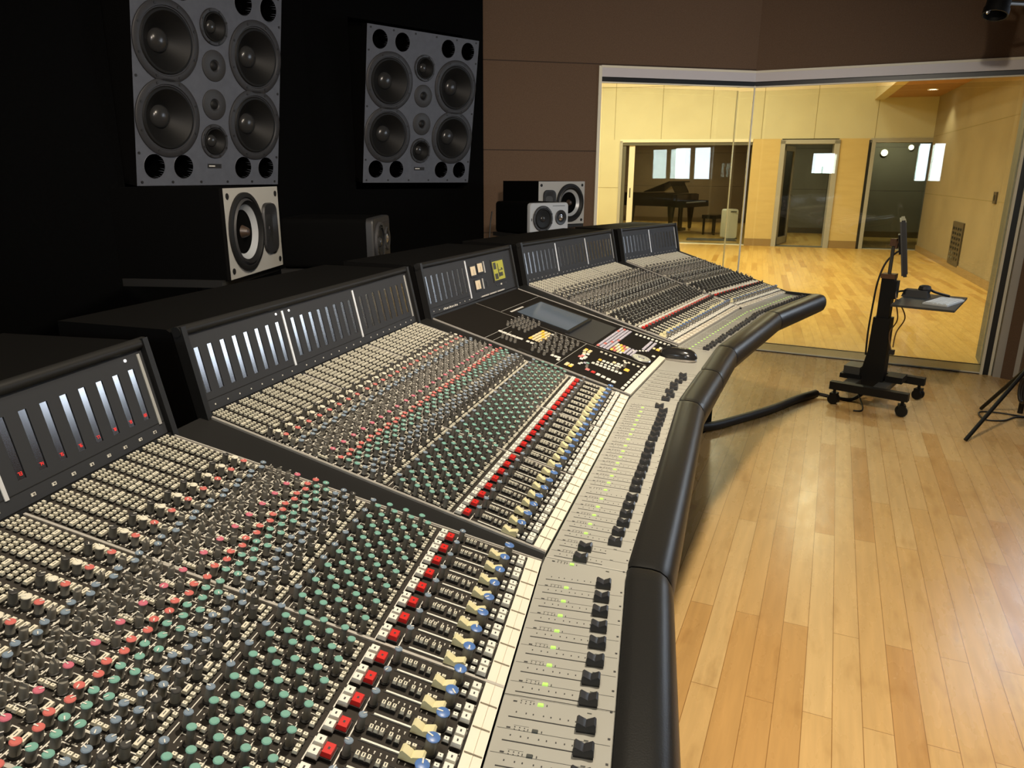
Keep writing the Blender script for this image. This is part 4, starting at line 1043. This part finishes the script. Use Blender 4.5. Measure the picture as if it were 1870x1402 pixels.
b = MB(); V = np.array([(.42, -.42, 1.0), (.42, .42, 1.0), (.56, .42, 1.24), (.56, -.42, 1.24)]); V = np.concatenate([V, V+np.array([.02, 0, 0])]); b.add(pf(V), [[0, 1, 2, 3], [7, 6, 5, 4], [0, 4, 5, 1], [1, 5, 6, 2], [2, 6, 7, 3], [3, 7, 4, 0]], 'pianoblack'); b.build('music_desk', t, t)
for x, y in ((.42, .60), (.42, -.60), (1.75, .2)):
    c_ = pf(np.array([[x, y, 0]]))[0]; b = MB(); b.lathe([(.03, .055), (.05, .08), (.055, .2), (.085, .50), (.10, .66)], 10, 'pianoblack', vm(c_, (1, 0, 0), (0, 1, 0), (0, 0, 1))); b.lathe([(.03, 0), (.035, .03), (.03, .06)], 10, 'gold', vm(c_, (1, 0, 0), (0, 1, 0), (0, 0, 1))); b.build('leg', t, t)
b = MB(); b.box((.40, 0, .36), (.05, .05, .60), 'pianoblack', pf); b.box((.40, .14, .36), (.05, .04, .60), 'pianoblack', pf); b.box((.38, .07, .07), (.16, .34, .07), 'pianoblack', pf); b.build('pedal_lyre', t, t)
BC = np.array([5.06, 18.82]); bf = frf(vm((BC[0], BC[1], 0), (PT[0], PT[1], 0), (-PK[0], -PK[1], 0), (0, 0, 1)))
t = thing('piano_bench', 'black piano bench standing in front of the grand piano keyboard', 'bench', (BC[0], BC[1], 0))
b = MB(); b.box((0, 0, .44), (.36, .72, .09), 'pianoblack', bf); b.build('seat', t, t)
for x in (-.14, .14):
    for y in (-.31, .31): b = MB(); b.box((x, y, .2), (.045, .045, .40), 'pianoblack', bf); b.build('leg', t, t)
t = thing('air_purifier', 'white upright air purifier on the booth floor right of the piano bench', 'air purifier', (5.05, 17.25, 0))
m_, pts = rbox(vm((5.05, 17.25, .355), (.96, .28, 0), (0, 0, 1), (.28, -.96, 0)), .30, .66, .22, .05, 'purifier'); m_.build('body', t, t, smooth=40)
b = MB(); b.box((5.05-.06, 17.25-.004, .40), (.012, .010, .52), 'frameolive'); b.box((5.05+.02, 17.24, .63), (.14, .01, .025), 'frameolive'); b.build('front_seam', t, t)
b = MB(); b.box((5.08, 17.36, .012), (.26, .20, .024), 'frameolive'); b.build('foot', t, t)
b = MB(); b.poly([(3.95, 16.95, .014), (5.05, 16.75, .014), (5.12, 17.25, .014), (4.1, 17.5, .014)], 'matgrey'); V = np.array([(3.95, 16.95, .001), (5.05, 16.75, .001), (5.12, 17.25, .001), (4.1, 17.5, .001), (3.95, 16.95, .014), (5.05, 16.75, .014), (5.12, 17.25, .014), (4.1, 17.5, .014)])
b = MB(); b.add(V, [[4, 5, 6, 7], [0, 1, 5, 4], [1, 2, 6, 5], [2, 3, 7, 6], [3, 0, 4, 7]], 'matgrey'); tag(b.build('floor_mat'), 'dark grey mat lying on the booth floor in front of the piano bench', 'mat')

# ------------------------------------------------------------------ rolling computer cart
A1 = np.array([.775, -.632]); A2 = np.array([.632, .775]); CO = np.array([2.37, 4.615])
t = thing('computer_cart', 'black rolling computer cart with tall column and side tray by the window', 'cart', (CO[0], CO[1], 0)); cf = frf(vm((CO[0], CO[1], 0), (A1[0], A1[1], 0), (A2[0], A2[1], 0), (0, 0, 1)))
CP3 = lambda x, y, z: cf(np.array([[x, y, z]]))[0]
for y in (-.235, .235):
    b = MB(); b.box((.03, y, .125), (.46, .05, .05), 'steelblack', cf); b.build('base_rail', t, t)
for x in (-.10, .08):
    b = MB(); b.box((x, 0, .128), (.075, .43, .035), 'steelgrey', cf); b.build('cross_bar', t, t)
for x in (-.17, .23):
    for y in (-.235, .235):
        ang = random.uniform(-.6, .6); c_, s_ = math.cos(ang), math.sin(ang); p = CP3(x, y, 0); wx_ = A1*c_+A2*s_
        b = MB(); b.lathe([(.010, .06), (.010, .10)], 8, 'steelblack', vm(p, (1, 0, 0), (0, 1, 0), (0, 0, 1))); b.box((0, 0, .066), (.04, .056, .020), 'steelblack', frf(vm(p, (wx_[0], wx_[1], 0), (-wx_[1], wx_[0], 0), (0, 0, 1)))); k = b.build('caster', t, t)
        for sg in (-1, 1):
            b = MB(); ax = np.array([-wx_[1], wx_[0], 0]); b.lathe([(0, -.010), (.030, -.010), (.034, -.004), (.034, .004), (.030, .010), (0, .010)], 16, 'steelblack', vm(p+ax*.017*sg+np.array([0, 0, .0345]), (wx_[0], wx_[1], 0), (0, 0, 1), -ax)); b.build('wheel', k, t)
b = MB()
prof = [(-.075, .10), (-.070, .22), (-.050, .34), (-.045, .56), (.055, .56), (.065, .10)]
V = [(x, -.05, z) for x, z in prof]+[(x, .05, z) for x, z in prof]; n6 = len(prof)
b.add(cf(np.array(V)), [list(range(n6))[::-1], list(range(n6, 2*n6))]+[[i, (i+1) % n6, n6+(i+1) % n6, n6+i] for i in range(n6)], 'steelblack'); b.build('lower_column', t, t)
b = MB(); b.box((.004, 0, .68), (.072, .075, .26), 'steelblack', cf); b.box((.045, -.0, .74), (.03, .08, .11), 'steelblack', cf); b.build('upper_column', t, t)
b = MB(); b.box((.002, 0, .822), (.080, .085, .028), 'brownmetal', cf); b.build('column_cap', t, t)
b = MB(); b.tube([CP3(.0, 0, .83), CP3(.0, 0, 1.03)], .011, 'steelgrey', 10); b.box((.0, 0, 1.03), (.035, .04, .045), 'brownmetal', cf); b.tube([CP3(.008, 0, 1.035), CP3(.018, .0, 1.03), CP3(.026, .0, 1.035)], .010, 'brownmetal', 8); b.box((.018, 0, 1.012), (.014, .03, .035), 'brownmetal', cf); b.build('monitor_arm', t, t)
b = MB(); b.tube([CP3(.06, -.01, .665), CP3(.17, -.015, .665)], .017, 'steelblack', 10); b.box((.15, -.09, .672), (.09, .05, .03), 'steelblack', cf); b.build('tray_arm', t, t)
TC = np.array([2.553, 4.437]); ta = norm(np.array([.80, -.60])); tb = norm(np.array([.60, .80])); tf = frf(vm((TC[0], TC[1], 0), (ta[0], ta[1], 0), (tb[0], tb[1], 0), (0, 0, 1)))
b = MB(); b.box((0, 0, .688), (.33, .60, .012), 'trayblack', tf); b.build('keyboard_tray', t, t)
b = MB(); b.box((-.13, .03, .185), (.10, .16, .07), 'steelgrey', cf); b.box((-.13, .03, .155), (.13, .2, .03), 'steelblack', cf); b.box((.12, .05, .165), (.1, .14, .04), 'steelblack', cf); b.build('power_box', t, t)
def cord(name, pts, r, mt, lab=None, cat=None, parent=None, root=None, n_=6):
    P = [np.array(p, float) for p in pts]; out = []
    for i in range(len(P)-1):
        p0, p1, p2, p3 = P[max(i-1, 0)], P[i], P[i+1], P[min(i+2, len(P)-1)]
        for k in range(n_):
            s_ = k/n_; out.append(.5*((2*p1)+(-p0+p2)*s_+(2*p0-5*p1+4*p2-p3)*s_**2+(-p0+3*p1-3*p2+p3)*s_**3))
    out.append(P[-1]); b = MB(); b.tube(out, r, mt, 7); o = b.build(name, parent, root, smooth=60)
    if lab: tag(o, lab, cat)
    return o
cord('cable', [CP3(.07, .05, .985), CP3(.02, .05, .97), CP3(-.035, .03, .90), CP3(-.06, 0, .78), CP3(-.07, 0, .62), CP3(-.075, 0, .45), CP3(-.07, 0, .3)], .006, 'cable', parent=t, root=t)
cord('cable', [CP3(.055, -.03, .735), CP3(.075, -.05, .66), CP3(.095, -.05, .56), CP3(.06, -.04, .47), CP3(.075, -.02, .37), CP3(.085, -.02, .35)], .004, 'cabletan', parent=t, root=t)
cord('cable', [CP3(.10, -.06, .66), CP3(.14, -.07, .58), CP3(.10, -.05, .48), CP3(.09, -.03, .38)], .004, 'cabletan', parent=t, root=t)
b = MB(); b.box((.085, -.02, .345), (.03, .03, .03), 'cable', cf); b.build('plug', t, t)
cord('cable', [CP3(-.10, -.02, .12), CP3(-.06, -.08, .05), CP3(.0, -.20, .012), CP3(.02, -.30, .008), CP3(-.02, -.33, .008)], .005, 'cable', parent=t, root=t)
# monitor: a slim panel seen on edge
vd = norm(np.array([.452, .892])); vn = np.array([vd[1], -vd[0]]); MC_ = np.array([2.448, 4.64])
t = thing('computer_monitor', 'thin computer monitor seen edge on, mounted on the cart arm', 'monitor', (MC_[0], MC_[1], .84)); TI = D(9.0); mz = np.array([-vn[0]*math.sin(TI), -vn[1]*math.sin(TI), math.cos(TI)]); my = np.array([vn[0]*math.cos(TI), vn[1]*math.cos(TI), math.sin(TI)]); mc0 = np.array([MC_[0], MC_[1], 1.008])-mz*1.008; mf = frf(vm(mc0, (vd[0], vd[1], 0), my, mz))
b = MB(); b.box((0, .0, 1.008), (.53, .020, .335), 'bezel', mf); b.build('screen_panel', t, t)
b = MB(); b.box((0, .0125, 1.008), (.50, .006, .305), 'midplate', mf); b.build('screen', t, t)
b = MB(); b.box((0, -.014, 1.008), (.515, .010, .322), 'monback', mf); b.box((0, -.024, 1.02), (.14, .012, .12), 'bezel', mf); b.build('back_shell', t, t)
kp = tf(np.array([[.075, -.03, .697]]))[0]; ka = norm(ta*.98-tb*.18); kb_ = np.array([-ka[1], ka[0]]); kf = frf(vm((kp[0], kp[1], .694), (ka[0], ka[1], 0), (kb_[0], kb_[1], 0), (0, 0, 1)))
t = thing('keyboard', 'white computer keyboard lying on the cart tray', 'keyboard', (kp[0], kp[1], .694))
b = MB(); b.box((0, 0, .005), (.135, .30, .010), 'keyboardwhite', kf); b.build('case', t, t)
for r in range(5):
    for c_ in range(12): b = MB(); b.box((-.048+.024*r, -.132+.024*c_, .012), (.020, .020, .006), 'keyboardwhite', kf); b.build('key', t, t)
hp_ = tf(np.array([[-.10, .13, .694]]))[0]; t = thing('strapped_device', 'black bundled strap and device lying on the cart tray behind the keyboard', 'device', (hp_[0], hp_[1], .694))
hf = frf(vm((hp_[0], hp_[1], .694), (A1[0], A1[1], 0), (A2[0], A2[1], 0), (0, 0, 1)))
b = MB(); b.box((0, 0, .022), (.15, .10, .044), 'cable', hf, taper=.012); b.build('body', t, t)
b = MB(); b.lathe([(.034, .03), (.038, .05), (.032, .068), (.018, .074), (0, .074)], 16, 'cable', vm(hf(np.array([[.04, .02, 0]]))[0], (1, 0, 0), (0, 1, 0), (0, 0, 1))); b.build('dial', t, t)
cord('strap', [hf(np.array([[.06, .02, .055]]))[0], hf(np.array([[.10, .05, .03]]))[0], hf(np.array([[.17, .10, .008]]))[0]], .008, 'cable', parent=t, root=t)
cord('strap', [hf(np.array([[-.07, .0, .03]]))[0], hf(np.array([[-.11, -.01, .02]]))[0], hf(np.array([[-.16, -.06, .006]]))[0]], .006, 'cable', parent=t, root=t)
# sleeved cable across the floor to the desk
cp = CP3(-.17, -.235, 0)
cord('cable_sleeve', [(1.0, 3.93, .05), (1.14, 3.985, .03), (1.36, 4.13, .03), (1.62, 4.33, .028), (1.84, 4.53, .028), (2.03, 4.675, .028)], .027, 'cable', 'thick black sleeved cable running over the floor from desk to cart', 'cable')
cord('power_cord', [(2.03, 4.675, .028), (2.08, 4.66, .02), (2.14, 4.62, .015), (2.24, 4.60, .012), (2.32, 4.58, .08)], .012, 'cable', 'short black cord linking the floor sleeve to the cart', 'cable')

# ------------------------------------------------------------------ light stand at the right edge
def led_stand(label, cx_, cy_, hub, feet, zc, face, pw, phh, radiance, legr=.011, heads=(-1, 1)):
    t = thing('light_stand', label, 'light stand', (cx_, cy_, 0), 'panel lights on stands')
    b = MB(); b.lathe([(.014, .12), (.014, zc-.05)], 10, 'steelblack', vm((cx_, cy_, 0), (1, 0, 0), (0, 1, 0), (0, 0, 1))); b.lathe([(.026, hub-.03), (.026, hub+.04)], 12, 'steelblack', vm((cx_, cy_, 0), (1, 0, 0), (0, 1, 0), (0, 0, 1))); b.build('pole', t, t)
    for fx, fy in feet:
        b = MB(); b.tube([(cx_, cy_, hub), (fx, fy, .012)], legr, 'steelblack', 8); b.build('leg', t, t)
    n_ = norm(face); u = norm(np.cross((0, 0, 1), n_)); up = np.cross(n_, u); c0 = np.array([cx_, cy_, zc])
    for sg in heads:
        c = c0+u*sg*(pw/2+.034); M0 = vm(c, u, up, n_); b = MB(); b.box((0, 0, -.022), (pw+.03, phh+.03, .04), 'steelblack', frf(M0)); o = b.build('lamp_head', t, t)
        b = MB(); b.box((0, 0, -.0012), (pw, phh, .0005), 'ledglow', frf(M0)); g = b.build('lamp_panel', o, t)
    b = MB(); b.tube([c0-n_*.04-u*(pw*.6), c0-n_*.04+u*(pw*.6)], .012, 'steelblack', 8); b.tube([c0-n_*.04, (cx_, cy_, zc-.08)], .012, 'steelblack', 8); b.build('yoke', t, t)
    return t
led_stand('black light stand at the right edge with splayed legs', 2.923, 3.999, .40, [(2.532, 3.837), (2.978, 4.419), (3.30, 3.77)], 1.55, (-.90, .25, -.03), .20, .33, 16)
led_stand('black light stand with tall twin panels standing behind the near end of the desk', -.40, -1.95, .40, [(-.80, -1.8), (-.05, -1.7), (-.35, -2.35)], 1.66, (.42, .9, -.02), .15, .60, 16)
led_stand('black light stand with one square panel standing by the dark left wall', -1.72, -.92, .40, [(-2.1, -.8), (-1.4, -.7), (-1.7, -1.3)], 1.64, (.55, .83, -.02), .34, .33, 16, heads=(0,))
SW = norm(np.array([.82, -1.15])); SNn = np.array([-SW[1], SW[0]])*-1
sfr = frf(vm((3.965+SW[0]*.12, 4.625+SW[1]*.12, 1.79), (SW[0], SW[1], 0), (0, 0, 1), (SNn[0], SNn[1], 0)))
b = MB()
for x in (-.53, .0, .53): b.box((x, 0, .0), (.07 if x else .03, 1.12, .08), 'framegrey', sfr)
for y in (-.53, .53): b.box((0, y, .0), (1.06, .07, .08), 'framegrey', sfr)
wn = b.build('window_4'); struct(wn)
b = MB(); b.box((0, 0, .006), (1.0, 1.0, .01), 'tvglow', sfr); b.build('window_pane', wn)  # unseen bright source inferred from meter reflections; its window form is added
t_pts = []
for k in range(40):
    a = 2*math.pi*k/13; t_pts.append((2.87+.012*math.cos(a*.37)+.018*(k/40), 3.93+.035*math.cos(a), .275+.07*math.sin(a)))
cord('cable_coil', t_pts, .009, 'cable', 'black coiled cable hanging from the right edge light stand', 'cable', n_=3)
cord('cord_loop', [(3.25, 4.20, .006), (3.12, 4.27, .006), (2.98, 4.20, .006), (2.88, 4.22, .006), (2.93, 4.36, .006), (3.03, 4.36, .006), (3.14, 4.27, .009), (3.2, 4.21, .008)], .005, 'cable', 'thin black cord looped on the floor beside the light stand', 'cable')
# dark fixture hung high near the right corner
t = thing('ceiling_spotlight', 'black can shaped fixture hung on a bracket high in the top right corner', 'spotlight', (2.80, 4.62, CZ))
c0 = np.array([2.77, 4.62, 2.405]); dv = norm((-.25, -.2, -.95)); M0 = axis_frame(c0, dv, (0, 1, 0))
b = MB(); b.lathe([(0, -.12), (.05, -.12), (.062, -.10), (.062, .06), (.068, .062), (.068, .10), (.060, .10), (.055, .02), (0, .02)], 20, 'steelblack', M0); b.build('can', t, t, smooth=40)
b = MB(); b.tube([c0+np.array([-.08, -.02, .02]), c0+np.array([-.09, -.02, .14]), c0+np.array([0, 0, .20]), c0+np.array([.09, .02, .14]), c0+np.array([.08, .02, .02])], .010, 'steelblack', 8); b.tube([c0+np.array([0, 0, .20]), (c0[0], c0[1], CZ)], .014, 'steelblack', 8); b.build('bracket', t, t)
b = MB(); b.tube([c0+np.array([.05, .02, -.02]), c0+np.array([.45, .14, -.005])], .012, 'steelgrey', 8); b.tube([c0+np.array([.14, .05, .16]), c0+np.array([.24, .08, .13]), c0+np.array([.40, .13, .15])], .02, 'steelblack', 8); b.build('side_bar', t, t)
b = MB()
for d_ in ((-.085, -.03, .06), (-.075, -.03, -.08), (.05, -.06, .03)): b.lathe([(.010, 0), (.010, .012), (0, .014)], 8, 'chrome', axis_frame(c0+np.array(d_), (-.3, -1, 0)))
b.build('knob', t, t)

# ------------------------------------------------------------------ lights
def light(kind, name, loc, power, col, size=.3, to=None, **kw):
    l = bpy.data.lights.new(name, kind); l.energy = power; l.color = col
    if kind == 'AREA': l.size = size; l.shape = kw.pop('shape', 'DISK')
    else: l.shadow_soft_size = size
    for k_, v_ in kw.items(): setattr(l, k_, v_)
    o = bpy.data.objects.new(name, l); COL.objects.link(o); o.location = loc
    if to is not None: o.rotation_euler = (Vector(to)-Vector(loc)).to_track_quat('-Z', 'Y').to_euler()
    return o
WARM = (1, .87, .68); YEL = (1, .88, .62)
light('SPOT', 'ceiling_lamp', (.49, 1.19, 2.92), 205, WARM, .06, (.85, 1.85, 0), spot_size=D(160), spot_blend=.45)
light('SPOT', 'ceiling_lamp', (.53, 1.15, 2.92), 135, (1, .84, .60), .06, (1.75, 2.0, 0), spot_size=D(84), spot_blend=.7)  # fill spot added beside the downlight to brighten the floor
light('SPOT', 'ceiling_lamp', (-.30, .15, 2.92), 62, WARM, .06, (-.30, .75, .9), spot_size=D(80), spot_blend=.8)  # unseen spot added to lift the near desk panels
light('SPOT', 'ceiling_lamp', (.7, -1.9, 2.92), 640, (1, .86, .74), .15, (-.45, 5.4, 2.15), spot_size=D(54), spot_blend=.7)  # unseen wash added behind the camera for brown wall and monitors
for x, y, p in ((.9, 10.0, 200), (1.2, 14.0, 230), (4.9, 11.1, 90), (3.7, 13.6, 100), (3.3, 8.0, 120)):
    light('AREA', 'ceiling_lamp', (x, y, 4.0), p, YEL, .5, (x, y, 0))
light('SPOT', 'ceiling_lamp', (7.30, 13.66, 2.86), 40, YEL, .06, (7.30, 13.66, 0), spot_size=D(110), spot_blend=.6)
x, y = wp(1.2, 6.0); light('AREA', 'ceiling_lamp', (x, y, 2.65), 62, (1, .85, .6), .3, (x, y, 0))
x, y = wp(4.4, 2.2); light('AREA', 'ceiling_lamp', (x, y, 2.65), 38, (1, .9, .65), .3, (x, y, 0))
x, y = wp(6.3, 2.2); light('SPOT', 'ceiling_lamp', (x, y, 2.62), 90, (1, .92, .70), .06, (wp(6.3, 3.4)[0], wp(6.3, 3.4)[1], 1.2), spot_size=D(100), spot_blend=.8)
x, y = wp(2.7, 1.0); light('AREA', 'ceiling_lamp', (x, y, 2.65), 22, (1, .9, .7), .2, (x, y, 0))  # fill added to brighten the air purifier at the booth front

w = bpy.data.worlds.new('world'); SC.world = w; w.use_nodes = True
w.node_tree.nodes['Background'].inputs[0].default_value = (.8, .85, 1, 1); w.node_tree.nodes['Background'].inputs[1].default_value = .004
SC.view_settings.view_transform = 'Standard'; SC.view_settings.look = 'None'; SC.view_settings.gamma = 1; SC.view_settings.exposure = 0
SC.cycles.max_bounces = 8; SC.cycles.diffuse_bounces = 4; SC.cycles.glossy_bounces = 4; SC.cycles.transparent_max_bounces = 16
SC.cycles.caustics_reflective = False; SC.cycles.sample_clamp_indirect = 6
SC.cycles.use_denoising = True
